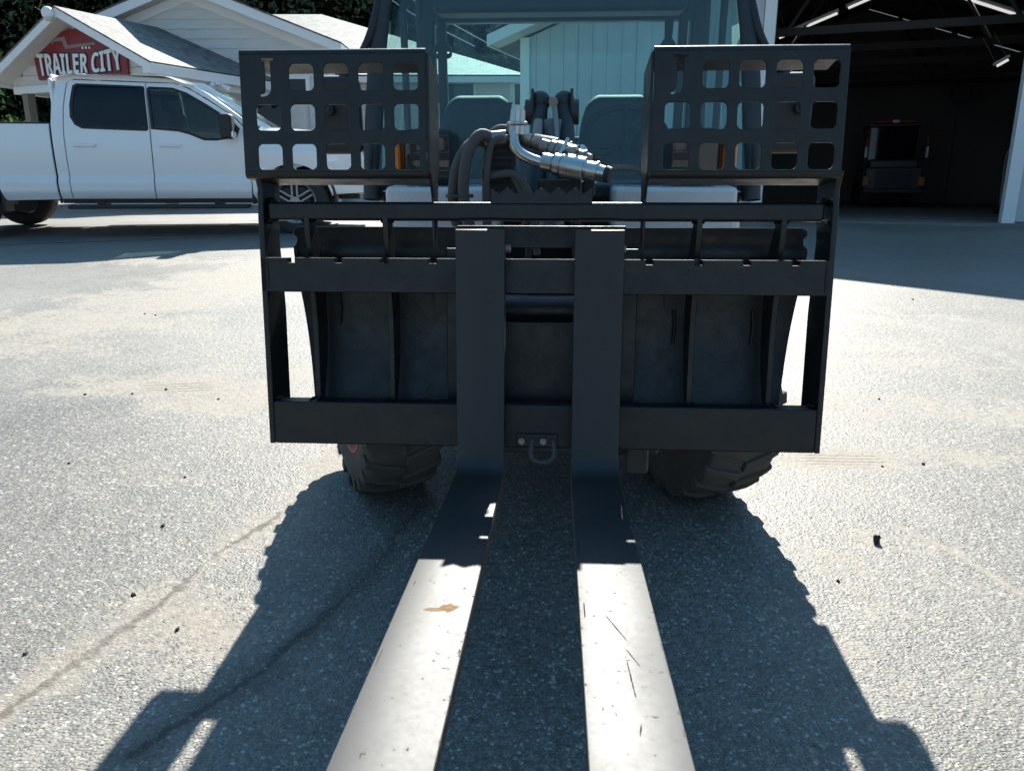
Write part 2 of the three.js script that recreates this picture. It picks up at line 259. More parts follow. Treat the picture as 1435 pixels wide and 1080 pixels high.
  const pg = [0, 1, 2].map((k) => { const g = new THREE.IcosahedronGeometry(1, 1), r2 = rng(50 + k), P = g.attributes.position, seen = {}; for (let i = 0; i < P.count; i++) { const key = P.getX(i).toFixed(3) + P.getY(i).toFixed(3) + P.getZ(i).toFixed(3), s = (seen[key] ??= 0.7 + 0.5 * r2()); P.setXYZ(i, P.getX(i) * s, P.getY(i) * s * 0.7, P.getZ(i) * s * 0.8); } g.computeVertexNormals(); return g; });
  [[-2.13, 3.7], [-1.9, 3.71], [-1.76, 3.78], [-1.44, 3.63], [-1.75, 2.86], [-1.24, 2.73], [-1.07, 1.95], [-1.16, 2.35], [0.95, 2.02], [-1.22, 1.69], [-0.88, 1.79], [-2.65, 5.5], [-2.55, 5.45], [3.14, 6.0], [1.8, 3.63], [1.45, 2.83], [1.62, 2.85]].forEach(([x, d], k) => {
    const s = 0.005 + 0.004 * rp(), o = mesh('pebble', pg[k % 3], pm, scene); o.scale.setScalar(s); o.position.set(x, gy(-d) + s * 0.35, -d); o.rotation.y = rp() * 6;
    tag(o, 'small dark pebble lying on the sunlit asphalt', 'pebble', 'dark pebbles on the asphalt');
  });
  const big = mesh('stone', pg[1], pm, scene); big.scale.set(0.013, 0.024, 0.013); big.position.set(1.16, gy(-2.24) + 0.012, -2.24);
  tag(big, 'dark upright stone on the sunlit asphalt, larger than the pebbles', 'stone');
  // worn stall line under the pickup's shadow
  const ln = quad([-8.6, gy(-8.15) + 0.004, -8.15], [-8.6, gy(-8.2) + 0.004, -8.2], [-2.2, gy(-10.38) + 0.004, -10.38], [-2.2, gy(-10.33) + 0.004, -10.33].slice(), 0.003);
  tag(mesh('parking_line', ln, std(rgb(0.22, 0.2, 0.15), 0.85, { map: grain }), scene), 'faint worn stall line crossing the shadow before the pickup', '', null, 'structure');
}

// ---------------------------------------------------------------- the pallet fork frame (carriage)
const YAW = -3.3 * R, TILT = -4.5 * R;
const CAR = (() => { // the frame's foot: centre of the bottom bar's front face
  const o = V3(0.069, 0.8013, -1.654), e = new THREE.Euler(TILT, YAW, 0, 'YXZ');
  return { o: o.add(V3(0, -0.285, 0).applyEuler(e)), e };
})();
{
  const f = thing('pallet_fork_frame', 'black steel pallet fork frame with two perforated step panels on top', 'fork frame', CAR.o.toArray());
  f.rotation.copy(CAR.e);
  const B = M.blackSteel;
  // cross bars
  mesh('bottom_bar', [box(-0.61, 0.598, 0, 0.098, -0.05, 0, 0.004, 2)], B, f);
  { // middle bar with fork notches in its top edge
    const s = new THREE.Shape(); s.moveTo(-0.622, 0.344); s.lineTo(0.601, 0.344); s.lineTo(0.601, 0.418);
    for (const x of [0.531, 0.429, 0.328, 0.224, -0.242, -0.348, -0.45, -0.554]) { s.lineTo(x + 0.008, 0.418); s.lineTo(x + 0.008, 0.407); s.lineTo(x - 0.008, 0.407); s.lineTo(x - 0.008, 0.418); }
    s.lineTo(-0.622, 0.418);
    mesh('middle_bar', ext(s, 0.03, 0.0015).translate(0, 0, -0.03), B, f);
  }
  mesh('top_bar', box(-0.606, 0.586, 0.499, 0.538, -0.075, -0.012, 0.008, 3), B, f);
  // side plates running up to the step panels, with weld beads at the bar ends
  for (const [x0, x1, sg] of [[-0.622, -0.61, -1], [0.598, 0.61, 1]]) {
    const s = poly([[-0.115, 0], [0, 0], [0, 0.5], [-0.005, 0.565], [0.012, 0.6], [-0.11, 0.6], [-0.11, 0.54], [-0.095, 0.46], [-0.115, 0.3]]);
    mesh('side_plate', ext(s, 0.012, 0.0015).rotateY(-Math.PI / 2).translate(x1, 0, 0).applyMatrix4(new THREE.Matrix4().makeScale(1, 1, 1)), B, f);
    const xi = sg < 0 ? x1 : x0, d = -sg;
    mesh('weld_bead', tube([[xi + d * 0.004, 0.095, -0.046], [xi + d * 0.006, 0.099, -0.025], [xi + d * 0.004, 0.098, -0.004]], 0.006, 12, 6), B, f); mesh('weld_bead', tube([[xi + d * 0.006, 0.538, -0.07], [xi + d * 0.01, 0.541, -0.04], [xi + d * 0.006, 0.537, -0.014]], 0.008, 12, 6), B, f); mesh('weld_bead', tube([[xi + d * 0.006, 0.498, -0.06], [xi + d * 0.008, 0.495, -0.02]], 0.006, 8, 6), B, f);
  }
  // gusset ribs, curved, between top bar and bottom bar
  for (const x of [-0.52, -0.346, 0.328, 0.504]) {
    const s = new THREE.Shape(); s.moveTo(-0.012, 0.505); s.lineTo(-0.05, 0.505); s.quadraticCurveTo(-0.115, 0.44, -0.118, 0.36); s.quadraticCurveTo(-0.14, 0.2, -0.075, 0.09); s.lineTo(-0.045, 0.09); s.quadraticCurveTo(-0.05, 0.2, -0.045, 0.28); s.quadraticCurveTo(-0.036, 0.34, -0.032, 0.345); s.lineTo(-0.032, 0.42); s.quadraticCurveTo(-0.012, 0.46, -0.012, 0.505);
    mesh('gusset', ext(s, 0.012, 0.001).rotateY(-Math.PI / 2).translate(x + 0.006, 0, 0), B, f);
  }
  // quick-attach plate behind: two wings and a lower centre, top lip bent towards the machine
  const wing = (pts) => { const t = new TessellateModifier(0.02, 9).modify(clean(ext(poly(pts), 0.008, 0.001))); const p = t.attributes.position; for (let i = 0; i < p.count; i++) { const y = p.getY(i); p.setZ(i, p.getZ(i) - 0.118 - 0.035 * Math.sin(clamp((y - 0.08) / 0.4) * Math.PI) - 0.03 * smooth(0.42, 0.49, y)); } t.deleteAttribute('normal'); t.deleteAttribute('uv'); return toCreasedNormals(mergeVertices(t, 1e-4), 0.6); };
  mesh('attach_plate', wing([[-0.548, 0.075], [-0.19, 0.075], [-0.19, 0.488], [-0.58, 0.488], [-0.592, 0.482], [-0.592, 0.47], [-0.583, 0.462], [-0.583, 0.45], [-0.59, 0.44], [-0.585, 0.36]]), B, f);
  mesh('attach_plate', wing([[0.546, 0.075], [0.585, 0.36], [0.592, 0.44], [0.583, 0.45], [0.583, 0.462], [0.592, 0.47], [0.592, 0.482], [0.58, 0.488], [0.175, 0.488], [0.175, 0.075]].reverse()), B, f);
  mesh('center_plate', [box(-0.2, 0.18, 0.06, 0.272, -0.1, -0.088, 0.002), box(-0.2, 0.18, 0.44, 0.49, -0.1, -0.088, 0.002)], B, f);
  mesh('upright', box(-0.225, -0.19, 0.075, 0.44, -0.13, -0.09, 0.003), B, f);
  mesh('upright', box(0.175, 0.21, 0.075, 0.44, -0.13, -0.09, 0.003), B, f);
  for (const [x, y0, y1] of [[-0.50, 0.1, 0.14], [-0.325, 0.1, 0.14], [0.3, 0.1, 0.15], [0.48, 0.1, 0.15], [-0.49, 0.26, 0.34], [0.3, 0.22, 0.3], [0.48, 0.22, 0.3]]) mesh('weld_bead', tube([[x, y0, -0.135], [x + 0.003, (y0 + y1) / 2, -0.137], [x, y1, -0.137]], 0.004, 8, 5), B, f);
  for (const x of [-0.52, -0.346, 0.328, 0.504]) for (const q of [-1, 1]) { mesh('weld_bead', tube([[x + q * 0.008, 0.0985, -0.046], [x + q * 0.0085, 0.1, -0.03], [x + q * 0.008, 0.0985, -0.012]], 0.0035, 10, 5), B, f); mesh('weld_bead', tube([[x + q * 0.008, 0.497, -0.055], [x + q * 0.009, 0.4965, -0.035], [x + q * 0.008, 0.497, -0.016]], 0.0035, 10, 5), B, f); }
  for (const [x, q] of [[-0.61, 1], [0.598, -1]]) mesh('weld_bead', tube([[x + q * 0.002, 0.35, -0.001], [x + q * 0.003, 0.38, 0.0], [x + q * 0.002, 0.412, -0.001]], 0.0035, 12, 5), B, f);
  // saw-tooth grip on the top bar
  { const s = new THREE.Shape(); s.moveTo(-0.117, 0.534); s.lineTo(0.1, 0.534); s.lineTo(0.1, 0.565); const n = 6, w = 0.217 / n; for (let k = 0; k < n; k++) { const x = 0.1 - k * w; s.lineTo(x - w * 0.06, 0.567); s.lineTo(x - w * 0.5, 0.555); s.lineTo(x - w * 0.94, 0.567); } s.lineTo(-0.117, 0.565);
    mesh('tread_grip', [ext(s, 0.005, 0.0008).translate(0, 0, -0.016), box(-0.117, 0.1, 0.5365, 0.5415, -0.07, -0.012, 0.001)], B, f); }
  // the step panels: perforated front, folded top and bottom flanges, a side cheek and leg
  const Jshape = serif.generateShapes('J', 0.056)[0];
  const jb = (() => { const p = Jshape.getPoints(8); let x0 = 9, x1 = -9, y0 = 9, y1 = -9; for (const q of p) { x0 = Math.min(x0, q.x); x1 = Math.max(x1, q.x); y0 = Math.min(y0, q.y); y1 = Math.max(y1, q.y); } return { p, cx: (x0 + x1) / 2, cy: (y0 + y1) / 2 }; })();
  const panel = (x0, x1, inner, jx) => {
    const T = 0.005, ZF = 0.034, y0 = 0.596, y1 = 0.829, W = 0.135;
    const g = new THREE.Group(); g.name = 'step_panel'; f.add(g);
    const s = poly([[x0, y0], [x1, y0], [x1, y1], [x0, y1]]);
    const px = 0.0722, py = 0.0785, h = 0.0258;
    for (let r = 0; r < 3; r++) for (let c = 0; c < 5; c++) {
      const cx = x0 + (inner > 0 ? 0.056 : 0.05) + c * px, cy = y1 - 0.0455 - r * py;
      if (r === 0 && c === 0) { s.holes.push(new THREE.Path(jb.p.map((q) => V2(q.x - jb.cx + cx + jx, q.y - jb.cy + cy)))); continue; }
      s.holes.push(rrect(cx - h, cx + h, cy - h, cy + h, 0.011, THREE.Path));
    }
    mesh('front_plate', ext(s, T, 0.0008).translate(0, 0, ZF - T), B, g);
    // bend and flanges: profiles in (z, y) extruded across
    const arc = (cy, r, a0, a1, k = 6) => { const o = []; for (let i = 0; i <= k; i++) { const a = lerp(a0, a1, i / k); o.push([ZF - r + r * Math.cos(a), cy + r * Math.sin(a)]); } return o; };
    const top = [...arc(y1, 0.011, 0, Math.PI / 2), [ZF - W, y1 - 0.006], [ZF - W, y1 - 0.011], ...arc(y1, 0.006, Math.PI / 2, 0).map(([z, y]) => [z - 0.005, y])];
    const bot = [...arc(y0, 0.013, 0, -Math.PI / 2), [ZF - W, y0 - 0.017], [ZF - W, y0 - 0.012], ...arc(y0, 0.008, -Math.PI / 2, 0).map(([z, y]) => [z - 0.005, y])];
    mesh('top_flange', new THREE.ExtrudeGeometry(poly(top), { depth: x1 - x0, bevelEnabled: false }).rotateY(-Math.PI / 2).translate(x1, 0, 0), B, g);
    mesh('bottom_flange', new THREE.ExtrudeGeometry(poly(bot), { depth: x1 - x0, bevelEnabled: false }).rotateY(-Math.PI / 2).translate(x1, 0, 0), B, g);
    const xi = inner > 0 ? x1 : x0;
    const cheek = poly([[0.03, 0.595], [0.03, 0.828], [-0.1, 0.814], [-0.1, 0.62], [-0.085, 0.6], [-0.06, 0.45], [-0.035, 0.42], [-0.025, 0.46], [-0.02, 0.545], [0.01, 0.59]]);
    mesh('side_cheek', ext(cheek, 0.006, 0.001).rotateY(-Math.PI / 2).translate(xi + (inner > 0 ? 0.0065 : -0.0005), 0, 0), B, g);
  };
  panel(-0.631, -0.246, 1, 0.0);
  panel(0.215, 0.596, -1, 0.0);
  // tow eye and its bolts under the bottom bar
  const eye = mesh('tow_eye', tube([[-0.022, 0.02, 0.004], [-0.025, -0.012, 0.012], [-0.012, -0.026, 0.016], [0.014, -0.026, 0.016], [0.027, -0.012, 0.012], [0.024, 0.02, 0.004]], 0.006, 30, 8), M.dullSteel, f);
  mesh('eye_plate', box(-0.058, 0.035, 0.004, 0.034, 0.001, 0.007, 0.002), B, f);
  for (const x of [-0.046, 0.002]) mesh('bolt', [cyl(V3(x, 0.019, 0.006), V3(x, 0.019, 0.016), 0.008, 0.008, 6), cyl(V3(x, 0.019, 0.006), V3(x, 0.019, 0.021), 0.0045, 0.0045, 10)], M.wornSteel, f);
}
// ---------------------------------------------------------------- the two forks
{
  const forkTex = (seed, marks) => tex(128, 1024, (u, v) => {
    // u across the blade, v along it (1.3 m); painted steel, rubbed bare in flecks along the edges
    const X = u * 0.1016, L = v * 1.3, a = fbm(X * 30 + seed, L * 30, 4), s = fbm(X * 150 + seed * 3, L * 150 + 9, 3);
    let c = 0.011 + 0.006 * (a - 0.5), r = c, g = c * 1.02, b = c * 1.03;
    const e = Math.min(u, 1 - u), chip = smooth(0.82, 0.88, s + 0.2 * smooth(0.05, 0.0, e));
    r = lerp(r, 0.1, 0.5 * chip); g = lerp(g, 0.07, 0.5 * chip); b = lerp(b, 0.05, 0.5 * chip);
    for (const k of marks) { // [u, L, size u, size L, rust, slant]
      const q = Math.hypot((u - k[0] + (k[5] || 0) * (L - k[1])) / k[2], (L - k[1]) / k[3]), m = smooth(1.25, 0.35, q + 1.5 * (s - 0.5));
      if (m > 0) { const t = k[4] ? [0.24, 0.07 + 0.1 * s, 0.02 + 0.05 * s] : [0.004, 0.004, 0.004]; r = lerp(r, t[0], m); g = lerp(g, t[1], m); b = lerp(b, t[2], m); }
    }
    return [r, g, b];
  }, true);
  const forkRough = (seed, marks) => tex(128, 1024, (u, v) => { const X = u * 0.1016, L = v * 1.3, s = fbm(X * 150 + seed * 3, L * 150 + 9, 3), e = Math.min(u, 1 - u); let k = 0.57 + 0.08 * (fbm(X * 18 + seed, L * 9, 4) - 0.5) + 0.05 * (s - 0.5) + 0.25 * smooth(0.82, 0.88, s + 0.2 * smooth(0.05, 0.0, e)); for (const q of marks) k = lerp(k, 0.97, smooth(1.1, 0.55, Math.hypot((u - q[0] + (q[5] || 0) * (L - q[1])) / q[2], (L - q[1]) / q[3]) + 0.9 * (s - 0.5))); return [k, k, k]; });
  const prof = () => { // side profile in (z, y): shank, heel bend, tapering blade
    const s = new THREE.Shape(); s.moveTo(0.045, 0.478); s.lineTo(0.045, 0.01); s.absarc(0.095, 0.01, 0.05, Math.PI, 1.5 * Math.PI, false); s.lineTo(1.27, -0.04); s.lineTo(1.285, -0.046); s.lineTo(1.27, -0.052); s.lineTo(0.11, -0.08); s.quadraticCurveTo(0.02, -0.08, 0.008, 0.0); s.lineTo(0.006, 0.47); s.lineTo(0.012, 0.48); s.lineTo(0.04, 0.48); return s;
  };
  const mk = (x0, x1, label, seed, marks) => {
    const e = CAR.e, g = thing('lift_fork', label, 'fork', CAR.o.clone().add(V3((x0 + x1) / 2, 0, 0).applyEuler(e)).toArray(), 'forks on the fork frame'); g.rotation.copy(e);
    const w = x1 - x0, geo = new THREE.ExtrudeGeometry(prof(), { depth: w - 0.003, bevelEnabled: true, bevelSize: 0.0015, bevelOffset: -0.0015, bevelThickness: 0.0015, bevelSegments: 2, curveSegments: 14 }).rotateY(-Math.PI / 2).translate(w / 2 - 0.0015, 0, 0);
    const G = clean(toCreasedNormals(geo, 0.5)), p = G.attributes.position, uv = G.attributes.uv;
    for (let i = 0; i < p.count; i++) { const y = p.getY(i), z = p.getZ(i); uv.setXY(i, (p.getX(i) + w / 2) / w, clamp((z + (y > 0 ? 0.02 : 0.1)) / 1.3) * 0.9 + (y > 0.02 ? 0.2 * y : 0)); }
    mesh('blade', G, phys(rgb(1), 1, { ior: 1.6, map: forkTex(seed, marks), roughnessMap: forkRough(seed, marks) }), g, { keep: true });
    mesh('hook', [box(-w / 2 + 0.004, w / 2 - 0.004, 0.42, 0.46, -0.058, 0.007, 0.004), box(-w / 2 + 0.004, w / 2 - 0.004, 0.38, 0.425, -0.058, -0.034, 0.004)], M.blackSteel, g);
    mesh('lock_pin', cyl(V3(w / 2 - 0.02, 0.44, -0.02), V3(w / 2 + 0.009, 0.44, -0.02), 0.009), M.wornSteel, g);
  };
  mk(-0.186, -0.083, 'black fork carrying a small orange rust spot', 3.1, [[0.68, 0.685, 0.15, 0.01, 1, 0], [0.52, 0.69, 0.18, 0.005, 1, 0], [0.82, 0.49, 0.008, 0.02, 0, 3], [0.1, 0.62, 0.006, 0.012, 0, -1], [0.05, 0.8, 0.008, 0.02, 0], [0.9, 0.56, 0.008, 0.01, 0]]);
  mk(0.064, 0.166, 'black fork with thin dark scratches and no rust spot', 8.7, [[0.46, 0.72, 0.009, 0.032, 0, -4], [0.6, 0.78, 0.008, 0.022, 0, -4], [0.54, 0.82, 0.008, 0.04, 0, -0.5], [0.55, 0.9, 0.008, 0.01, 0, 2], [0.05, 0.5, 0.012, 0.03, 0], [0.07, 0.68, 0.01, 0.02, 0], [0.4, 0.53, 0.006, 0.02, 0, -2]]);
}

// ---------------------------------------------------------------- the utility work machine that carries the forks
function lugTyre(r, w, rimR, seedless) { // axle along x; profile turned round, then chevron lugs
  const pts = [[rimR, -w * 0.42], [rimR + 0.02, -w * 0.47], [(r + rimR) / 2, -w * 0.5], [r - 0.045, -w * 0.47], [r - 0.018, -w * 0.4], [r - 0.012, 0], [r - 0.018, w * 0.4], [r - 0.045, w * 0.47], [(r + rimR) / 2, w * 0.5], [rimR + 0.02, w * 0.47], [rimR, w * 0.42]].map((q) => V2(q[0], q[1]));
  const body = new THREE.LatheGeometry(new THREE.SplineCurve(pts).getPoints(40), 56).rotateZ(Math.PI / 2), L = [body], n = 22;
  const lug = (sx, a) => { const s = poly([[0.0, -0.018], [w * 0.3, 0.012], [w * 0.5, 0.022], [w * 0.5, 0.058], [w * 0.3, 0.05], [0.0, 0.022]]); const g = ext(s, 0.045, 0.004).rotateX(-Math.PI / 2).translate(0, -0.03, 0); if (sx < 0) { g.scale(-1, 1, 1); const p = g.attributes.position, nn = g.attributes.normal; for (let i = 0; i < p.count; i += 3) { for (const A of [p, nn]) { const x = A.getX(i), y = A.getY(i), z = A.getZ(i); A.setXYZ(i, A.getX(i + 1), A.getY(i + 1), A.getZ(i + 1)); A.setXYZ(i + 1, x, y, z); } } } const p = g.attributes.position; for (let i = 0; i < p.count; i++) { const x = Math.abs(p.getX(i)) / (w / 2); p.setY(i, p.getY(i) + r - 0.015 - 0.022 * x * x * x); } g.rotateX(a); return clean(g); };
  for (let k = 0; k < n; k++) { L.push(lug(1, k / n * 2 * Math.PI), lug(-1, (k + 0.5) / n * 2 * Math.PI)); }
  return merge(L);
}
{
  const m = thing('utility_work_machine', 'white compact utility work machine with teal cab glass behind the fork frame', 'work machine', [0.155, 0, -2.6]);
  m.rotation.set(Math.atan(SLOPE), YAW, 0, 'YXZ'); // nose slightly down the slope of the yard
  const K = M.cabDark;
  // wheels
  const tyreG = lugTyre(0.355, 0.27, 0.19), rimG = new THREE.LatheGeometry([[0.02, 0.04], [0.09, 0.045], [0.1, 0.03], [0.155, 0.02], [0.17, 0.06], [0.185, 0.11], [0.2, 0.118], [0.2, 0.126], [0.18, 0.12], [0.165, 0.07], [0.15, -0.05], [0.165, -0.1], [0.2, -0.118]].map((q) => V2(q[0], q[1])), 40).rotateZ(Math.PI / 2);
  const wheel = (x, z, steer, flip) => {
    const w = new THREE.Group(); w.name = 'wheel'; w.position.set(x, 0.345, z); w.rotation.y = steer; m.add(w);
    mesh('tyre', tyreG, M.dustyRubber, w); const rim = mesh('rim', rimG, M.orange, w); rim.rotation.y = flip ? 0 : Math.PI;
    for (let k = 0; k < 8; k++) { const a = k / 8 * 2 * Math.PI; mesh('lug_nut', cyl(V3((flip ? -1 : 1) * 0.03, Math.cos(a) * 0.07, Math.sin(a) * 0.07), V3((flip ? -1 : 1) * 0.062, Math.cos(a) * 0.07, Math.sin(a) * 0.07), 0.011, 0.011, 6), M.wornSteel, w); }
  };
  wheel(-0.64, -0.08, 27 * R, true); wheel(0.5, -0.1, 21 * R, false); wheel(-0.62, -1.95, 0, true); wheel(0.62, -1.95, 0, false);
  // chassis and lower body
  mesh('chassis', [box(-0.36, 0.36, 0.3, 0.62, -2.5, -0.12, 0.02), box(-0.2, 0.2, 0.36, 0.58, -0.2, 0.3, 0.02), box(-0.45, 0.45, 0.27, 0.36, -1.6, -0.5, 0.02)], K, m);
  mesh('axle', cyl(V3(-0.54, 0.345, -0.1), V3(0.46, 0.345, -0.1), 0.045), K, m); mesh('axle', cyl(V3(-0.56, 0.345, -1.95), V3(0.56, 0.345, -1.95), 0.05), K, m);
  for (const s of [-1, 1]) {
    const x0 = s < 0 ? -0.57 : 0.17, x1 = s < 0 ? -0.19 : 0.57;
    mesh('front_panel', box(x0, x1, 0.62, 1.075, -0.16, -0.02, 0.016, 3), M.whiteBody, m);
    mesh('body_side', box(s < 0 ? -0.68 : 0.6, s < 0 ? -0.6 : 0.68, 0.55, 1.06, -1.55, -0.42, 0.03, 3), M.whiteBody, m);
    // fender over the front wheel
    const fl = []; for (let k = 0; k <= 14; k++) { const a = lerp(60, 118, k / 14) * R; fl.push([0.44 * Math.cos(a), 0.44 * Math.sin(a)]); } for (let k = 14; k >= 0; k--) { const a = lerp(60, 118, k / 14) * R; fl.push([0.425 * Math.cos(a), 0.425 * Math.sin(a)]); }
    mesh('fender', ext(poly(fl), 0.24, 0.004).rotateY(Math.PI / 2).translate(s < 0 ? -0.77 : 0.53, 0.42, -0.02), M.fender, m);
    // headlight pod: housing, mirror bowl, lens, and amber signal beside it
    const hx = s * 0.43, pod = mesh('headlight', box(hx - 0.085, hx + 0.085, 1.085, 1.255, -0.2, -0.06, 0.025, 3), M.blackPlastic, m);
    mesh('reflector', new THREE.SphereGeometry(0.062, 24, 12, 0, Math.PI * 2, 0, Math.PI / 2).rotateX(-Math.PI / 2).scale(1.1, 0.95, 0.5).translate(hx, 1.17, -0.056), M.chrome, pod);
    mesh('lens', rot(box(hx - 0.072, hx + 0.072, 1.105, 1.235, -0.055, -0.045, 0.004, 2)), M.lens, pod);
    mesh('bulb', new THREE.SphereGeometry(0.014, 12, 10).translate(hx, 1.17, -0.062), M.steel, pod);
    mesh('turn_signal', box(s < 0 ? -0.565 : 0.52, s < 0 ? -0.52 : 0.565, 1.1, 1.245, -0.12, -0.05, 0.012, 2), M.amber, m);
    mesh('reflector_strip', box(s * 0.655 - 0.02, s * 0.655 + 0.02, 1.2, 1.225, -0.3, -0.285, 0.003), std(rgb(0.85, 0.6, 0.03), 0.4), m);
  }
  mesh('center_channel', [box(-0.21, 0.19, 0.5, 1.05, -0.35, -0.3, 0.01), box(-0.6, 0.6, 1.02, 1.08, -0.42, -0.16, 0.02)], K, m);
  // cab shell: front pillars, rear pillars, roof, headers, doors
  for (const s of [-1, 1]) {
    mesh('front_pillar', tube([[s * 0.655, 1.02, -0.2], [s * 0.645, 1.3, -0.26], [s * 0.632, 1.6, -0.37], [s * 0.6, 1.86, -0.5], [s * 0.56, 1.96, -0.62]], 0.032, 24, 10), K, m);
    mesh('rear_pillar', [box(s * 0.605 - 0.036, s * 0.605 + 0.036, 1.0, 1.9, -1.28, -1.2, 0.01), box(s * 0.535 - 0.02, s * 0.535 + 0.02, 1.0, 1.75, -1.23, -1.19, 0.008)], K, m);
    mesh('door_frame', [tube([[s * 0.66, 1.06, -0.24], [s * 0.645, 1.5, -0.38], [s * 0.62, 1.84, -0.54], [s * 0.615, 1.88, -0.68], [s * 0.615, 1.88, -1.1], [s * 0.63, 1.8, -1.2], [s * 0.66, 1.06, -1.2]], 0.018, 60, 8, true), box(s * 0.655 - 0.015, s * 0.655 + 0.015, 1.04, 1.1, -1.2, -0.25, 0.008), box(s * 0.63 - 0.012, s * 0.63 + 0.012, 1.05, 1.86, -0.82, -0.78, 0.006)], K, m);
    mesh('door_glass', sheet(2, 6, (u, v) => [s * lerp(0.66, 0.62, v), lerp(1.1, 1.84, v), lerp(lerp(-0.27, -0.55, v), -1.19, u)]), M.glassTeal, m);
    // mirror on a bent arm
    const mir = mesh('mirror', box(s * 0.785 - 0.078, s * 0.785 + 0.078, 1.17, 1.435, -0.37, -0.3, 0.028, 4), M.blackPlastic, m);
    mesh('mirror_glass', box(s * 0.785 - 0.064, s * 0.785 + 0.064, 1.185, 1.42, -0.376, -0.372, 0.001), M.chrome, mir);
    mesh('mirror_knob', [cyl(V3(s * 0.81, 1.32, -0.305), V3(s * 0.81, 1.32, -0.262), 0.021, 0.019), cyl(V3(s * 0.81, 1.32, -0.27), V3(s * 0.81, 1.32, -0.255), 0.011, 0.011, 6)], M.blackPlastic, mir);
    mesh('mirror_arm', tube([[s * 0.61, 1.84, -0.46], [s * 0.635, 1.68, -0.38], [s * 0.665, 1.55, -0.32], [s * 0.73, 1.46, -0.33], [s * 0.79, 1.42, -0.34]], 0.014, 24, 8), M.blackPlastic, m);
    // rear window latch wings
    const ls = new THREE.Shape(); ls.moveTo(-0.02, 0.11); ls.lineTo(-0.016, 0.03); ls.quadraticCurveTo(-0.045, -0.005, -0.042, -0.03); ls.quadraticCurveTo(-0.035, -0.05, 0, -0.045); ls.quadraticCurveTo(0.035, -0.05, 0.042, -0.03); ls.quadraticCurveTo(0.045, -0.005, 0.016, 0.03); ls.lineTo(0.02, 0.11);
    for (const q of [-0.026, 0.026]) ls.holes.push(new THREE.Path().absellipse(q, -0.02, 0.006, 0.004, 0, 2 * Math.PI));
    mesh('window_latch', ext(ls, 0.012, 0.002).translate(s * 0.495 - 0.03, 1.6, -1.15), K, m);
  }
  mesh('cab_roof', box(-0.64, 0.64, 1.9, 2.03, -1.42, -0.58, 0.06, 4), K, m);
  mesh('roof_console', [box(-0.46, 0.44, 1.648, 1.76, -0.62, -0.46, 0.02, 3), box(-0.56, 0.54, 1.74, 1.9, -0.72, -0.58, 0.03, 3)], M.blackPlastic, m);
  mesh('rear_header', box(-0.6, 0.6, 1.705, 1.9, -1.26, -1.2, 0.02, 2), K, m);
  mesh('rear_sill', [box(-0.6, 0.6, 1.0, 1.215, -1.27, -1.21, 0.01), box(-0.56, 0.56, 1.213, 1.222, -1.23, -1.205, 0.003)], K, m);
  mesh('windshield', sheet(10, 6, (u, v) => { const x = lerp(-1, 1, u); return [x * lerp(0.635, 0.58, v), lerp(1.075, 1.93, v), lerp(-0.16, -0.56, v * v * 0.5 + v * 0.5) - 0.07 * x * x + 0.04]; }), M.windshieldGlass, m);
  mesh('rear_window', sheet(1, 1, (u, v) => [lerp(-0.57, 0.57, u), lerp(1.22, 1.71, v), -1.235]), M.glassTeal, m);
  mesh('dashboard', [box(-0.58, 0.58, 0.98, 1.06, -0.52, -0.3, 0.03, 3), box(0.08, 0.42, 1.04, 1.1, -0.5, -0.36, 0.03, 3)], M.blackPlastic, m);
  mesh('cab_floor', box(-0.6, 0.6, 0.58, 0.66, -1.25, -0.4, 0.01), K, m);
  for (const x of [-0.34, 0.245]) {
    const back = new TessellateModifier(0.06, 5).modify(box(-0.165, 0.165, 0, 0.47, -0.05, 0.05, 0.05, 5)), p = back.attributes.position; for (let i = 0; i < p.count; i++) { const y = p.getY(i), k = y > 0.27 ? 1 - 0.3 * Math.pow((y - 0.27) / 0.2, 2.4) : 1; p.setX(i, p.getX(i) * k); p.setZ(i, p.getZ(i) - 0.09 * y + (p.getZ(i) > 0 ? 0.035 * Math.pow(p.getX(i) / 0.165, 2) : 0)); } back.computeVertexNormals();
    const st = mesh('seat', toCreasedNormals(mergeVertices(box(x - 0.19, x + 0.19, 0.8, 0.93, -0.92, -0.48, 0.05, 4)), 0.6), M.seat, m);
    mesh('seat_back', back.translate(x, 0.92, -0.86), M.seat, st);
    for (const q of [0.14, 0.26]) mesh('seam', tube([-0.15, -0.07, 0, 0.07, 0.15].map((u) => [x + u, 0.92 + q, -0.807 - 0.09 * q + 0.035 * Math.pow(u / 0.165, 2)]), 0.004, 20, 6), M.blackPlastic, st);
    mesh('seat_belt', quad([x + 0.1, 1.36, -0.84], [x + 0.145, 1.36, -0.84], [x - 0.09, 0.97, -0.76], [x - 0.135, 0.97, -0.76], 0.004), M.cabDark, st);
    mesh('seat_base', box(x - 0.15, x + 0.15, 0.65, 0.81, -0.9, -0.52, 0.01), K, st);
  }
  const sw = mesh('steering_wheel', [new THREE.TorusGeometry(0.165, 0.013, 10, 40).rotateX(-35 * R).translate(0.25, 1.2, -0.56), cyl(V3(0.25, 1.2, -0.56), V3(0.25, 1.04, -0.44), 0.02), ...[90, 210, 330].map((a) => cyl(V3(0, 0, 0), V3(0.16 * Math.cos(a * R), 0.16 * Math.sin(a * R), 0), 0.01).rotateX(-35 * R).translate(0.25, 1.2, -0.56))], M.blackPlastic, m);
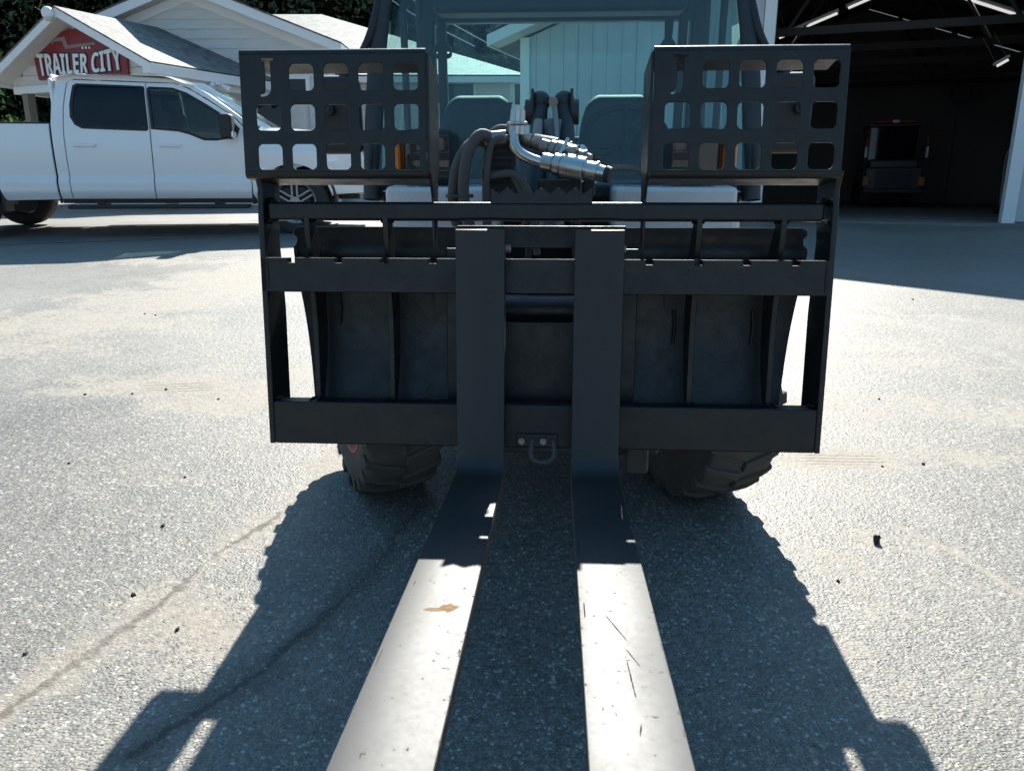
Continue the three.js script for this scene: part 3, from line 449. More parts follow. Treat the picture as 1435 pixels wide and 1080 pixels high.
  // cargo box behind the cab
  mesh('cargo_box', [box(-0.68, 0.68, 0.72, 0.78, -2.75, -1.4, 0.01), box(-0.7, -0.66, 0.74, 1.12, -2.75, -1.4, 0.01), box(0.66, 0.7, 0.74, 1.12, -2.75, -1.4, 0.01), box(-0.68, 0.68, 0.74, 1.12, -1.42, -1.38, 0.01), box(-0.68, 0.68, 0.74, 1.12, -2.77, -2.73, 0.01)], M.whiteBody, m);
  // lift arms, tilt mast and attachment carrier
  for (const s of [-1, 1]) mesh('lift_arm', ext(poly([[-0.3, 0.62], [0.35, 0.62], [0.72, 0.42], [0.8, 0.45], [0.8, 0.62], [0.4, 0.78], [-0.3, 0.8]]), 0.05, 0.004).rotateY(-Math.PI / 2).translate(s * 0.2 + 0.025, 0, 0), K, m);
  mesh('pivot_tube', cyl(V3(-0.26, 0.836, 0.72), V3(0.26, 0.836, 0.72), 0.036, 0.036, 24), M.blackSteel, m);
  mesh('carrier', [box(-0.3, -0.24, 0.5, 0.9, 0.66, 0.76, 0.01), box(0.24, 0.3, 0.5, 0.9, 0.66, 0.76, 0.01), box(-0.26, 0.26, 0.46, 0.54, 0.62, 0.72, 0.01), box(-0.035, 0.035, 0.5, 0.82, 0.64, 0.7, 0.006)], K, m);
  mesh('cylinder_rod', [cyl(V3(-0.06, 0.75, 0.3), V3(-0.06, 0.66, 0.64), 0.014), cyl(V3(0.05, 0.75, 0.3), V3(0.05, 0.66, 0.64), 0.014)], M.chrome, m);
  const mast = mesh('mast', [...[-1, 1].map((s) => ext(poly([[-0.1, 0.6], [0.12, 0.6], [0.08, 0.95], [0.0, 1.27], [-0.06, 1.335], [-0.1, 1.3], [-0.12, 1.0]]), 0.02, 0.002).rotateY(-Math.PI / 2).applyMatrix4(new THREE.Matrix4().makeShear(0, 0, s > 0 ? -0.1 : 0.1, 0, 0, 0)).translate(s > 0 ? 0.15 : -0.17, 0, 0.12)), box(-0.1, 0.07, 0.6, 1.2, 0.02, 0.08, 0.01)], K, m);
  for (const s of [-1, 1]) {
    mesh('tilt_cylinder', [cyl(V3(s * 0.036 - 0.026, 1.325, 0.08), V3(s * 0.052 - 0.02, 1.05, 0.27), 0.024, 0.027, 20), new THREE.SphereGeometry(0.031, 16, 12).translate(s * 0.036 - 0.026, 1.33, 0.08)], K, m);
    mesh('pivot_pin', [cyl(V3(s * 0.06 - 0.026, 1.3, 0.09), V3(s * 0.08 - 0.026, 1.3, 0.09), 0.036, 0.036, 20), box(s * 0.058 - 0.03, s * 0.058 - 0.022, 1.29, 1.365, 0.06, 0.12, 0.002)], K, m);
  }
  mesh('cylinder_pipe', [tube([[-0.023, 1.33, 0.13], [-0.016, 1.3, 0.15], [-0.012, 1.23, 0.19], [-0.023, 1.215, 0.2], [-0.063, 1.218, 0.2], [-0.068, 1.235, 0.19]], 0.008, 40, 8), cyl(V3(-0.023, 1.33, 0.12), V3(-0.022, 1.325, 0.15), 0.014, 0.014, 8), cyl(V3(-0.068, 1.225, 0.195), V3(-0.064, 1.275, 0.17), 0.016, 0.014, 8)], M.wornSteel, m);
  mesh('pipe_fitting', [cyl(V3(0.06, 1.17, 0.26), V3(0.062, 1.2, 0.25), 0.02, 0.016, 12), cyl(V3(0.062, 1.2, 0.25), V3(0.055, 1.165, 0.3), 0.012, 0.012, 8)], M.steel, m);
  // hydraulic couplers and hoses beside the mast
  const hz = 0.4;
  mesh('coupler_block', [box(-0.2, -0.125, 1.04, 1.215, hz - 0.12, hz - 0.02, 0.012, 2), box(-0.21, -0.12, 1.1, 1.13, hz - 0.06, hz, 0.006)], M.blackPlastic, m);
  mesh('elbow_pipe', [tube([[-0.117, 1.245, hz], [-0.124, 1.205, hz + 0.01], [-0.112, 1.175, hz + 0.02], [-0.08, 1.155, hz + 0.025], [-0.03, 1.14, hz + 0.03]], 0.0145, 40, 14), cyl(V3(-0.116, 1.215, hz), V3(-0.112, 1.275, hz - 0.005), 0.024, 0.022, 6), cyl(V3(-0.113, 1.27, hz - 0.005), V3(-0.112, 1.288, hz - 0.006), 0.019, 0.017, 16), new THREE.TorusGeometry(0.0235, 0.005, 8, 20).rotateX(Math.PI / 2).translate(-0.114, 1.243, hz - 0.002)], M.steel, m);
  const coupler = (x0, y0, x1, y1, z, k) => { const a = V3(x0, y0, z), b = V3(x1, y1, z + 0.05), L = (t) => a.clone().lerp(b, t), g = []; for (const [t0, t1, r0, r1] of [[0, 0.16, 0.019, 0.019], [0.16, 0.2, 0.014, 0.014], [0.2, 0.3, 0.023, 0.023], [0.3, 0.33, 0.019, 0.019], [0.33, 0.68, 0.026, 0.026], [0.68, 0.72, 0.022, 0.02], [0.72, 0.86, 0.02, 0.02], [0.86, 0.89, 0.023, 0.023], [0.89, 1, 0.018, 0.016]]) g.push(cyl(L(t0), L(t1), r0 * k, r1 * k, 20)); return g; };
  mesh('hydraulic_coupler', coupler(-0.045, 1.147, 0.115, 1.118, hz + 0.02, 1.25), M.steel, m);
  mesh('hydraulic_coupler', coupler(-0.05, 1.187, 0.08, 1.15, hz - 0.03, 1.0), M.wornSteel, m);
  mesh('hydraulic_coupler', coupler(-0.13, 1.207, 0.05, 1.175, hz - 0.07, 0.85), M.wornSteel, m);
  mesh('coupler_bracket', [box(-0.06, 0.06, 1.03, 1.12, hz - 0.05, hz - 0.02, 0.006), box(0.06, 0.1, 1.07, 1.19, hz - 0.13, hz - 0.08, 0.01), cyl(V3(0.03, 1.145, hz - 0.12), V3(0.115, 1.145, hz - 0.12), 0.032)], M.blackPlastic, m);
  mesh('lift_cylinder', [cyl(V3(-0.022, 0.95, 0.24), V3(-0.022, 1.27, 0.12), 0.038, 0.034, 24), cyl(V3(-0.022, 1.19, 0.15), V3(-0.022, 1.205, 0.145), 0.041, 0.041, 24)], M.greyPaint, m);
  mesh('coupler_lever', [cyl(V3(0.0, 1.165, hz + 0.03), V3(0.02, 1.205, hz + 0.0), 0.006, 0.005, 8), new THREE.TorusGeometry(0.016, 0.004, 8, 18).rotateX(1.0).translate(0.03, 1.175, hz + 0.03)], M.steel, m);
  mesh('dust_cap', [cyl(V3(0.118, 1.118, hz + 0.075), V3(0.13, 1.115, hz + 0.08), 0.022, 0.02, 18)], M.blackPlastic, m);
  for (const [x, y, z] of [[-0.19, 1.195, hz - 0.03], [-0.168, 1.205, hz + 0.005], [-0.13, 1.225, hz - 0.03]]) mesh('hose_crimp', cyl(V3(x - 0.012, y, z), V3(x + 0.025, y + 0.003, z), 0.02, 0.02, 14), M.wornSteel, m);
  mesh('hose_clamp', [new THREE.TorusGeometry(0.034, 0.005, 6, 24).scale(1, 0.55, 1).rotateX(Math.PI / 2).translate(-0.27, 1.08, hz + 0.015)], M.dullSteel, m);
  for (const q of [1.06, 1.09, 1.12, 1.15, 1.18]) mesh('block_rib', box(-0.197, -0.128, q, q + 0.012, hz - 0.022, hz - 0.012, 0.002), M.blackPlastic, m);
  const H = (pts, r) => mesh('hydraulic_hose', tube(pts, r, 48, 10), M.hose, m);
  H([[-0.19, 1.19, hz - 0.04], [-0.225, 1.2, hz - 0.02], [-0.262, 1.165, hz], [-0.285, 1.1, hz], [-0.288, 1.0, hz - 0.02], [-0.25, 0.86, hz - 0.1]], 0.0155);
  H([[-0.17, 1.2, hz], [-0.21, 1.215, hz + 0.02], [-0.24, 1.175, hz + 0.03], [-0.255, 1.11, hz + 0.03], [-0.255, 1.02, hz + 0.01], [-0.22, 0.86, hz - 0.06]], 0.0155);
  H([[-0.13, 1.225, hz - 0.03], [-0.165, 1.228, hz - 0.03], [-0.19, 1.2, hz - 0.04], [-0.2, 1.12, hz - 0.04], [-0.205, 0.95, hz - 0.08]], 0.013);
  H([[-0.12, 1.205, hz + 0.01], [-0.165, 1.205, hz + 0.02], [-0.185, 1.18, hz + 0.02], [-0.195, 1.1, hz + 0.02], [-0.2, 0.98, hz - 0.02]], 0.009);
  H([[-0.13, 1.12, hz + 0.01], [-0.11, 1.09, hz + 0.02], [-0.095, 1.04, hz + 0.02], [-0.09, 0.95, hz]], 0.011);
  H([[-0.19, 1.11, hz + 0.01], [-0.12, 1.115, hz + 0.03], [-0.085, 1.07, hz + 0.03], [-0.07, 1.0, hz + 0.02], [-0.06, 0.9, hz]], 0.01);
  m.children.filter((c) => ['elbow_pipe', 'hydraulic_coupler', 'coupler_lever', 'dust_cap', 'hose_crimp', 'coupler_block', 'block_rib', 'hydraulic_hose'].includes(c.name)).forEach((c) => { c.position.y = 0.022; });
  H([[0.1, 1.13, hz - 0.1], [0.16, 1.145, hz - 0.2], [0.24, 1.13, hz - 0.4], [0.3, 1.09, hz - 0.5]], 0.009);
}

// ---------------------------------------------------------------- the white pickup
{
  const tf = V3(Math.cos(8 * R), 0, -Math.sin(8 * R)), tn = V3(Math.sin(8 * R), 0, Math.cos(8 * R)), HW = 0.98;
  const base = V3(-2.773, 0.44, -10.1).addScaledVector(tn, -HW);
  const t = thing('pickup_truck', 'white crew cab pickup with dark rear side glass and black running board', 'pickup truck', base.toArray());
  t.rotation.set(2.1 * R, 8 * R, 0, 'YXZ');
  const P = M.truckPaint, K = M.blackPlastic;
  const zOff = (x, y) => { let z = HW - 0.012 - 0.05 * smooth(0.56, 0.42, y); z -= 0.034 * smooth(0.655, 0.725, y) * smooth(-4.9, -3.2, x) * (1 - smooth(-0.6, -0.3, x)); z -= 0.02 * Math.pow(clamp((y - 0.95) / 0.35, -1, 1), 2); if (y > 1.3) z -= (y - 1.3) * 0.2 + 0.22 * Math.pow(Math.max(0, y - 1.62), 2) * 4; if (x > 0.1) z -= 0.2 * Math.pow((x - 0.1) / 0.85, 2.2); if (y > 1.0 && x > -0.5) z -= 0.1 * smooth(1.0, 1.28, y); return z; };
  const side = (name, pts, holes, mat = P, th = 0.03, extra = 0, sides = [1, -1], o = {}) => { // a side panel of the body, curved to the body's section, on both sides
    const s = pts.isShape ? pts : poly(pts); for (const h of holes || []) s.holes.push(h.isPath ? h : new THREE.Path(h.map((q) => V2(...q))));
    for (const sg of sides) {
      let g = ext(s, th, 0.004, 2, 20); g = new TessellateModifier(0.045, 10).modify(clean(g)); const p = g.attributes.position;
      for (let i = 0; i < p.count; i++) p.setZ(i, p.getZ(i) - th + zOff(p.getX(i), p.getY(i)) + extra);
      if (sg < 0) { for (let i = 0; i < p.count; i++) p.setZ(i, -p.getZ(i)); for (let i = 0; i < p.count; i += 3) { const x = p.getX(i), y = p.getY(i), z = p.getZ(i); p.setXYZ(i, p.getX(i + 1), p.getY(i + 1), p.getZ(i + 1)); p.setXYZ(i + 1, x, y, z); } }
      g.deleteAttribute('normal'); g.deleteAttribute('uv'); g = toCreasedNormals(mergeVertices(g, 1e-4), 0.55);
      const q = mesh(name, g, mat, o.parent || t); if (o.each) o.each(q, sg);
    }
  };
  const archPts = (cx, cy, r, a0, a1, n = 18) => { const o = []; for (let i = 0; i <= n; i++) { const a = lerp(a0, a1, i / n) * R; o.push([cx + r * Math.cos(a), cy + r * Math.sin(a)]); } return o; };
  const RA = -3.97;
  // bed side with the rear wheel arch
  side('bed_side', [[-2.815, 0.45], [-2.815, 1.335], [-4.85, 1.335], [-4.9, 1.3], [-4.9, 0.62], [RA - 0.56, 0.52], ...archPts(RA, 0.42, 0.53, 172, 4).map((q) => q), [RA + 0.55, 0.44]].reverse(), null);
  side('bed_rail', [[-2.82, 1.332], [-4.86, 1.332], [-4.86, 1.352], [-2.82, 1.352]], null, K, 0.06, 0.004);
  // rear door, with window frame
  const rearWin = [[-2.5, 1.335], [-2.545, 1.42], [-2.54, 1.55], [-2.5, 1.76], [-2.46, 1.785], [-1.75, 1.77], [-1.715, 1.74], [-1.695, 1.29], [-1.72, 1.268], [-2.42, 1.295]];
  const doorR = [[-2.655, 0.455], [-1.69, 0.455], [-1.672, 1.0], [-1.668, 1.28], [-1.69, 1.82], [-2.5, 1.84], [-2.575, 1.8], [-2.63, 1.5], [-2.65, 1.2]];
  const handle = (x) => (q, sg) => { const z = zOff(x, 1.09); mesh('handle', [box(x - 0.13, x + 0.13, 1.072, 1.108, sg > 0 ? z + 0.006 : -z - 0.03, sg > 0 ? z + 0.03 : -z - 0.006, 0.011, 3)], P, q); };
  side('rear_door', doorR, [rearWin], P, 0.035, 0, [1, -1], { each: handle(-2.43) });
  side('rear_door_window', rearWin.map(([x, y]) => [x + (x < -2.1 ? -0.01 : 0.01), y + (y > 1.5 ? 0.01 : -0.01)]), null, M.darkGlass, 0.006, -0.012);
  // front door
  const frontWin = [[-1.63, 1.285], [-1.655, 1.74], [-1.63, 1.765], [-1.36, 1.75], [-1.2, 1.69], [-1.0, 1.57], [-0.72, 1.4], [-0.62, 1.3], [-0.66, 1.2], [-0.9, 1.165], [-1.05, 1.172], [-1.2, 1.24], [-1.32, 1.268]];
  const doorF = [[-1.678, 0.455], [-0.53, 0.455], [-0.515, 0.6], [-0.51, 1.1], [-0.52, 1.26], [-0.7, 1.45], [-1.0, 1.64], [-1.2, 1.76], [-1.36, 1.815], [-1.678, 1.82], [-1.656, 1.28], [-1.66, 1.0]];
  side('front_door', doorF, [frontWin], P, 0.035, 0, [1, -1], { each: handle(-1.44) });
  side('front_door_window', frontWin.map(([x, y]) => [x, y]), null, phys(rgb(0.42, 0.5, 0.5), 0, { transmission: 1, thickness: 0, ior: 1.5 }), 0.004, -0.014);
  const ring = (w, k) => { const cx = w.reduce((a, q) => a + q[0], 0) / w.length, cy = w.reduce((a, q) => a + q[1], 0) / w.length; return w.map(([x, y]) => { const d = Math.hypot(x - cx, y - cy); return [x + (x - cx) / d * k, y + (y - cy) / d * k]; }); };
  side('window_trim', ring(rearWin, 0.022), [ring(rearWin, -0.012)], K, 0.008, 0.003);
  side('window_trim', ring(frontWin, 0.02), [ring(frontWin, -0.01)], K, 0.008, 0.003);
  side('pillar_cover', [[-1.755, 1.285], [-1.683, 1.28], [-1.7, 1.775], [-1.77, 1.775]], null, M.darkGlass, 0.006, 0.006);
  // cab corner behind the rear door, roof rails
  side('cab_corner', [[-2.79, 0.455], [-2.665, 0.455], [-2.66, 1.2], [-2.64, 1.5], [-2.585, 1.81], [-2.5, 1.852], [-1.68, 1.832], [-1.35, 1.825], [-1.18, 1.77], [-0.98, 1.65], [-0.68, 1.455], [-0.5, 1.27], [-0.4, 1.27], [-0.6, 1.45], [-0.95, 1.7], [-1.16, 1.815], [-1.4, 1.87], [-1.9, 1.9], [-2.55, 1.905], [-2.7, 1.86], [-2.76, 1.6], [-2.79, 1.33]], null);
  // front fender with arch
  side('front_fender', [[-0.505, 0.5], [-0.47, 0.44], ...archPts(0, 0.41, 0.47, 176, 8), [0.5, 0.5], [0.86, 0.52], [0.9, 0.9], [0.86, 1.12], [0.5, 1.19], [-0.3, 1.245], [-0.5, 1.25]], null);
  // lower sill, running board, wheel arch liners
  side('rocker', [[-2.79, 0.4], [-0.5, 0.4], [-0.5, 0.452], [-2.79, 0.452]], null, K, 0.08, -0.02);
  for (const s of [-1, 1]) {
    mesh('running_board', [box(-2.7, -0.55, 0.34, 0.385, s > 0 ? 0.86 : -1.03, s > 0 ? 1.03 : -0.86, 0.015, 2), box(-2.4, -2.3, 0.36, 0.44, s > 0 ? 0.7 : -0.9, s > 0 ? 0.9 : -0.7, 0.01), box(-1.0, -0.9, 0.36, 0.44, s > 0 ? 0.7 : -0.9, s > 0 ? 0.9 : -0.7, 0.01)], K, t);
    for (const x of [0, RA]) mesh('wheel_well', ext(poly([...archPts(x, 0.42, 0.53, 184, -4), ...archPts(x, 0.42, 0.5, -4, 184)]), 0.34, 0).translate(0, 0, s > 0 ? 0.58 : -0.92), K, t);
    mesh('mud_flap', box(RA + 0.5, RA + 0.53, 0.3, 0.48, s > 0 ? 0.72 : -0.94, s > 0 ? 0.94 : -0.72, 0.005), K, t);
  }
  // roof, hood, windshield, back wall
  const capG = (f) => sheet(24, 16, f);
  mesh('roof', capG((u, v) => { const x = lerp(-2.72, -1.12, u), w = lerp(-1, 1, v), y0 = 1.898 - 0.1 * smooth(-1.5, -1.12, x) + (x < -2.5 ? -0.05 * Math.pow((x + 2.5) / 0.22, 2) : 0); return [x, y0 + 0.025 * (1 - w * w * w * w), -w * 0.83]; }), P, t);
  mesh('windshield', capG((u, v) => { const w = lerp(-1, 1, v); return [lerp(-1.16, -0.3, u) + 0.1 * (1 - w * w), lerp(1.83, 1.28, u) + 0.02 * (1 - w * w), -w * lerp(0.8, 0.86, u)]; }), phys(rgb(0.5, 0.62, 0.6), 0, { transmission: 1, thickness: 0, ior: 1.5 }), t);
  mesh('hood', capG((u, v) => { const x = lerp(-0.42, 0.95, u), w = lerp(-1, 1, v); return [x - 0.1 * w * w * u, lerp(1.28, 1.13, u * u) + 0.05 * (1 - Math.pow(Math.abs(w), 3)) - 0.03 * Math.pow(u, 6), -w * lerp(0.86, 0.82, u)]; }), P, t);
  mesh('cab_back', [box(-2.78, -2.74, 0.5, 1.4, -0.9, 0.9, 0.01), box(-2.77, -2.73, 1.78, 1.9, -0.8, 0.8, 0.02), box(-2.77, -2.73, 1.35, 1.85, -0.86, -0.74, 0.02), box(-2.77, -2.73, 1.35, 1.85, 0.74, 0.86, 0.02)], P, t);
  mesh('back_window', box(-2.765, -2.75, 1.38, 1.8, -0.76, 0.76, 0.004), M.darkGlass, t);
  mesh('roof_marker', box(-2.72, -2.6, 1.935, 1.965, -0.1, 0.1, 0.012, 2), P, t);
  mesh('brake_lamp', box(-2.8, -2.775, 1.82, 1.86, -0.2, 0.2, 0.006), M.redLens, t);
  // bed floor, headboard, tailgate, chassis
  mesh('bed', [box(-4.86, -2.83, 0.62, 0.66, -0.86, 0.86, 0.01), box(-2.86, -2.82, 0.62, 1.33, -0.9, 0.9, 0.01)], K, t);
  mesh('tailgate', box(-4.92, -4.86, 0.64, 1.34, -0.9, 0.9, 0.015, 2), P, t);
  mesh('frame', [box(-4.8, 0.8, 0.42, 0.52, -0.5, 0.5, 0.02), box(-2.75, 0.3, 0.44, 0.6, -0.85, 0.85, 0.02), cyl(V3(RA, 0.41, -0.8), V3(RA, 0.41, 0.8), 0.07), cyl(V3(0, 0.41, -0.8), V3(0, 0.41, 0.8), 0.05)], K, t);
  mesh('rear_bumper', box(-5.1, -4.9, 0.5, 0.7, -0.92, 0.92, 0.04, 3), M.chrome, t);
  mesh('front_bumper', [box(0.72, 0.98, 0.5, 0.74, -0.78, 0.78, 0.05, 3)], M.chrome, t);
  mesh('grille', [box(0.88, 0.95, 0.76, 1.12, -0.56, 0.56, 0.02, 2), ...[0.83, 0.92, 1.01].map((y) => box(0.93, 0.97, y, y + 0.035, -0.54, 0.54, 0.01))], M.chrome, t);
  for (const s of [-1, 1]) {
    mesh('headlight', box(0.62, 0.9, 0.86, 1.1, s > 0 ? 0.58 : -0.84, s > 0 ? 0.84 : -0.58, 0.04, 3), M.lens, t);
    mesh('headlight_bowl', box(0.64, 0.84, 0.88, 1.08, s > 0 ? 0.6 : -0.8, s > 0 ? 0.8 : -0.6, 0.03, 2), M.chrome, t);
    mesh('turn_signal', box(0.6, 0.66, 0.88, 1.06, s > 0 ? 0.78 : -0.87, s > 0 ? 0.87 : -0.78, 0.02, 2), M.amber, t);
    mesh('tail_lamp', box(-4.93, -4.8, 0.85, 1.3, s > 0 ? 0.8 : -0.95, s > 0 ? 0.95 : -0.8, 0.02, 2), M.redLens, t);
    const mx = s * 1.1, mir = mesh('mirror', box(-0.79, -0.64, 1.17, 1.46, Math.min(mx - 0.11, mx + 0.11), Math.max(mx - 0.11, mx + 0.11), 0.04, 4), K, t);
    mesh('mirror_cap', box(-0.7, -0.628, 1.18, 1.27, mx - 0.1, mx + 0.1, 0.03, 3), M.chrome, mir);
    mesh('mirror_arm', cyl(V3(-0.68, 1.22, s * 0.86), V3(-0.7, 1.23, s * 1.04), 0.03), K, mir);
  }
  // wheels with six double spokes
  const tyre = new THREE.LatheGeometry(new THREE.SplineCurve([[0.255, -0.115], [0.3, -0.137], [0.36, -0.138], [0.395, -0.12], [0.41, -0.08], [0.413, 0], [0.41, 0.08], [0.395, 0.12], [0.36, 0.138], [0.3, 0.137], [0.255, 0.115]].map((q) => V2(...q))).getPoints(50), 64).rotateX(Math.PI / 2);
  const rim = (() => { const L = [new THREE.LatheGeometry([[0.25, -0.1], [0.235, 0.0], [0.24, 0.09], [0.262, 0.115], [0.27, 0.122], [0.262, 0.126], [0.245, 0.11]].map((q) => V2(...q)), 56).rotateX(Math.PI / 2)]; for (let k = 0; k < 6; k++) for (const d of [-0.032, 0.032]) L.push(box(0.05, 0.25, d - 0.013, d + 0.013, 0.07, 0.1, 0.006, 2).rotateZ((k * 60 + 90) * R)); L.push(cyl(V3(0, 0, 0.05), V3(0, 0, 0.108), 0.075, 0.065, 24)); for (let k = 0; k < 6; k++) L.push(cyl(V3(0.045 * Math.cos(k * 60 * R), 0.045 * Math.sin(k * 60 * R), 0.1), V3(0.045 * Math.cos(k * 60 * R), 0.045 * Math.sin(k * 60 * R), 0.122), 0.009, 0.008, 6)); return merge(L); })();
  const drum = merge(cyl(V3(0, 0, -0.05), V3(0, 0, 0.03), 0.19, 0.19, 32), cyl(V3(0, 0, -0.1), V3(0, 0, -0.05), 0.24, 0.24, 32));
  const rimM = std(rgb(0.3, 0.31, 0.32), 0.35, { metalness: 0.8 });
  for (const [x, s] of [[0, 1], [0, -1], [RA, 1], [RA, -1]]) { const w = new THREE.Group(); w.name = 'wheel'; w.position.set(x, 0.41, s * 0.83); if (s < 0) w.rotation.y = Math.PI; t.add(w); mesh('tyre', tyre, M.rubber, w); mesh('rim', rim, rimM, w); mesh('brake', drum, M.cabDark, w); }
  // inside
  for (const [x, z] of [[-1.45, -0.42], [-1.45, 0.42], [-2.3, 0]]) { const w = z ? 0.27 : 0.75; mesh('seat', [box(x - 0.28, x + 0.3, 0.85, 1.02, z - w, z + w, 0.06, 3), box(x - 0.32, x - 0.14, 0.95, z ? 1.52 : 1.45, z - w, z + w, 0.06, 3), ...(z ? [box(x - 0.3, x - 0.2, 1.5, 1.68, z - 0.13, z + 0.13, 0.04, 3)] : [])], M.seat, t); }
  mesh('dashboard', box(-0.85, -0.4, 1.0, 1.24, -0.8, 0.8, 0.06, 3), K, t);
  mesh('steering_wheel', [new THREE.TorusGeometry(0.19, 0.016, 10, 40).rotateY(Math.PI / 2).rotateZ(-0.35).translate(-0.98, 1.2, -0.4), cyl(V3(-0.98, 1.2, -0.4), V3(-0.7, 1.1, -0.4), 0.025), box(-1.0, -0.96, 1.18, 1.22, -0.58, -0.22, 0.01)], K, t);
}

// ---------------------------------------------------------------- the garage
const FLOOR = 0.49;
const shingleTex = (() => { const r = rng(9), tone = Array.from({ length: 400 }, () => r()); return tex(512, 512, (u, v) => { const row = Math.floor(v * 14), y = v * 14 - row, x = u * 12 + (row % 2) * 0.5 + 0.13 * tone[row], c = Math.floor(x) % 12, fx = x - Math.floor(x); const k = 0.55 + 0.5 * tone[(row * 12 + c) % 400] + 0.35 * (fbm(u * 64, v * 64, 3, 64) - 0.5), gap = (y < 0.09 || fx < 0.03) ? 0.28 : 1; return [k * gap, k * gap * 0.98, k * gap * 0.95]; }, true); })();
const shingleBump = (() => tex(512, 512, (u, v) => { const row = Math.floor(v * 14), y = v * 14 - row, x = u * 12 + (row % 2) * 0.5, fx = x - Math.floor(x), k = (fx < 0.03 ? 0.25 : 0.9) - 0.7 * y + 0.1 * vn(u * 128, v * 128, 128); return [k, k, k]; }))();
const shingle = std(rgb(0.2, 0.195, 0.185), 0.75, { map: rep(shingleTex, 0.5), bumpMap: rep(shingleBump, 0.5), bumpScale: 0.012 });
function roofSlab(a, b, c, d, t) { // a-b along the eave, d-c along the top; uv runs along the eave and up the slope
  const g = quad(a, b, c, d, t), p = g.attributes.position, A = V3(...a), e = V3(...b).sub(A).normalize(), n = e.clone().cross(V3(...d).sub(A)).normalize(), s = n.clone().cross(e), uv = new Float32Array(p.count * 2), q = V3();
  for (let i = 0; i < p.count; i++) { q.fromBufferAttribute(p, i).sub(A); uv[2 * i] = q.dot(e); uv[2 * i + 1] = q.dot(s); }
  g.setAttribute('uv', new THREE.BufferAttribute(uv, 2)); return g;
}
{
  const g = thing('garage', 'pale metal-sided garage with gable roof and wide open dark doorway', 'garage', [0.184, FLOOR, -13.62]);
  g.rotation.y = -20 * R;
  const W = 11.3, D = 10, EH = 2.8, PITCH = 0.34, D0 = 3.92, D1 = 7.19, DH = 3.55, RX = W / 2;
  const top = (x) => EH + PITCH * (RX - Math.abs(x - RX));
  // ribbed metal wall panels, each a sheet with three standing ribs
  const rib = (x0, x1, yb, yt0, yt1) => { // profile across x, cut to a sloping top
    const L = [], n = Math.max(1, Math.round((x1 - x0) / 0.23)), w = (x1 - x0) / n; for (let k = 0; k < n; k++) { const a = x0 + k * w; L.push([a, 0], [a + w - 0.05, 0], [a + w - 0.038, 0.018], [a + w - 0.012, 0.018]); } L.push([x1, 0]);
    const p = [], top1 = (x) => lerp(yt0, yt1, (x - x0) / (x1 - x0)); for (let i = 0; i + 1 < L.length; i++) { const [a, za] = L[i], [b, zb] = L[i + 1]; p.push(a, yb, za, b, yb, zb, b, top1(b), zb, a, yb, za, b, top1(b), zb, a, top1(a), za); }
    const q = new THREE.BufferGeometry(); q.setAttribute('position', new THREE.Float32BufferAttribute(p, 3)); q.computeVertexNormals(); return q;
  };
  const panels = (x0, x1, yb) => { const n = Math.round((x1 - x0) / 0.92), w = (x1 - x0) / n; for (let k = 0; k < n; k++) { const a = x0 + k * w, b = a + w; if (a < RX && b > RX) { mesh('wall_panel', rib(a, RX, yb, top(a), top(RX)), M.sidingPanel, g); mesh('wall_panel', rib(RX, b, yb, top(RX), top(b)), M.sidingPanel, g); } else mesh('wall_panel', rib(a, b - 0.004, yb, top(a), top(b)), M.sidingPanel, g); } };
  panels(0, D0 - 0.16, 0.03); panels(D1 + 0.16, W, 0.03); panels(D0 - 0.16, D1 + 0.16, DH + 0.16);
  // wall core behind the metal, side and back walls
  const core = new THREE.Shape([V2(0, 0), V2(D0, 0), V2(D0, DH), V2(D1, DH), V2(D1, 0), V2(W, 0), V2(W, EH), V2(RX, top(RX)), V2(0, EH)]);
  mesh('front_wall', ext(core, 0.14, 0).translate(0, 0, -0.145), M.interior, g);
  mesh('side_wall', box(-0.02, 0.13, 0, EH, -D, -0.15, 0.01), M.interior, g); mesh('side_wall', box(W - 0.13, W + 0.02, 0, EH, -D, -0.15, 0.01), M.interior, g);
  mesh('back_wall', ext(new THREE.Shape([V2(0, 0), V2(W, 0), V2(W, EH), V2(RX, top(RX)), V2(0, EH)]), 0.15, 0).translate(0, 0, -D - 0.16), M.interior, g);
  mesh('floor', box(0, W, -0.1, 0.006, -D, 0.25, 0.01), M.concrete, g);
  // trim round the doorway, corner boards, base flashing
  mesh('door_trim', box(D0 - 0.16, D0 + 0.004, 0, DH + 0.16, -0.16, 0.045, 0.006), M.trim, g);
  mesh('door_trim', box(D1 - 0.004, D1 + 0.16, 0, DH + 0.16, -0.16, 0.045, 0.006), M.trim, g);
  mesh('door_trim', box(D0 + 0.005, D1 - 0.005, DH - 0.004, DH + 0.15, -0.16, 0.042, 0.006), M.trim, g);
  mesh('corner_board', box(-0.04, 0.12, 0, EH + 0.03, -0.12, 0.04, 0.006), M.trim, g); mesh('corner_board', box(W - 0.12, W + 0.04, 0, EH, -0.12, 0.04, 0.006), M.trim, g);
  // roof slabs with rake and eave fascia, soffit
  const OV = 0.45, T = 0.16, y = (x) => top(x) + 0.06 + T;
  const rl = roofSlab([-OV, y(0) - PITCH * OV, 0.5], [-OV, y(0) - PITCH * OV, -D - 0.4], [RX, y(RX), -D - 0.4], [RX, y(RX), 0.5].slice(), 0.03);
  const rf = mesh('roof', rl, shingle, g, { keep: true });
  mesh('roof', roofSlab([W + OV, y(0) - PITCH * OV, -D - 0.4], [W + OV, y(0) - PITCH * OV, 0.5], [RX, y(RX), 0.5], [RX, y(RX), -D - 0.4], 0.03), shingle, g, { keep: true });
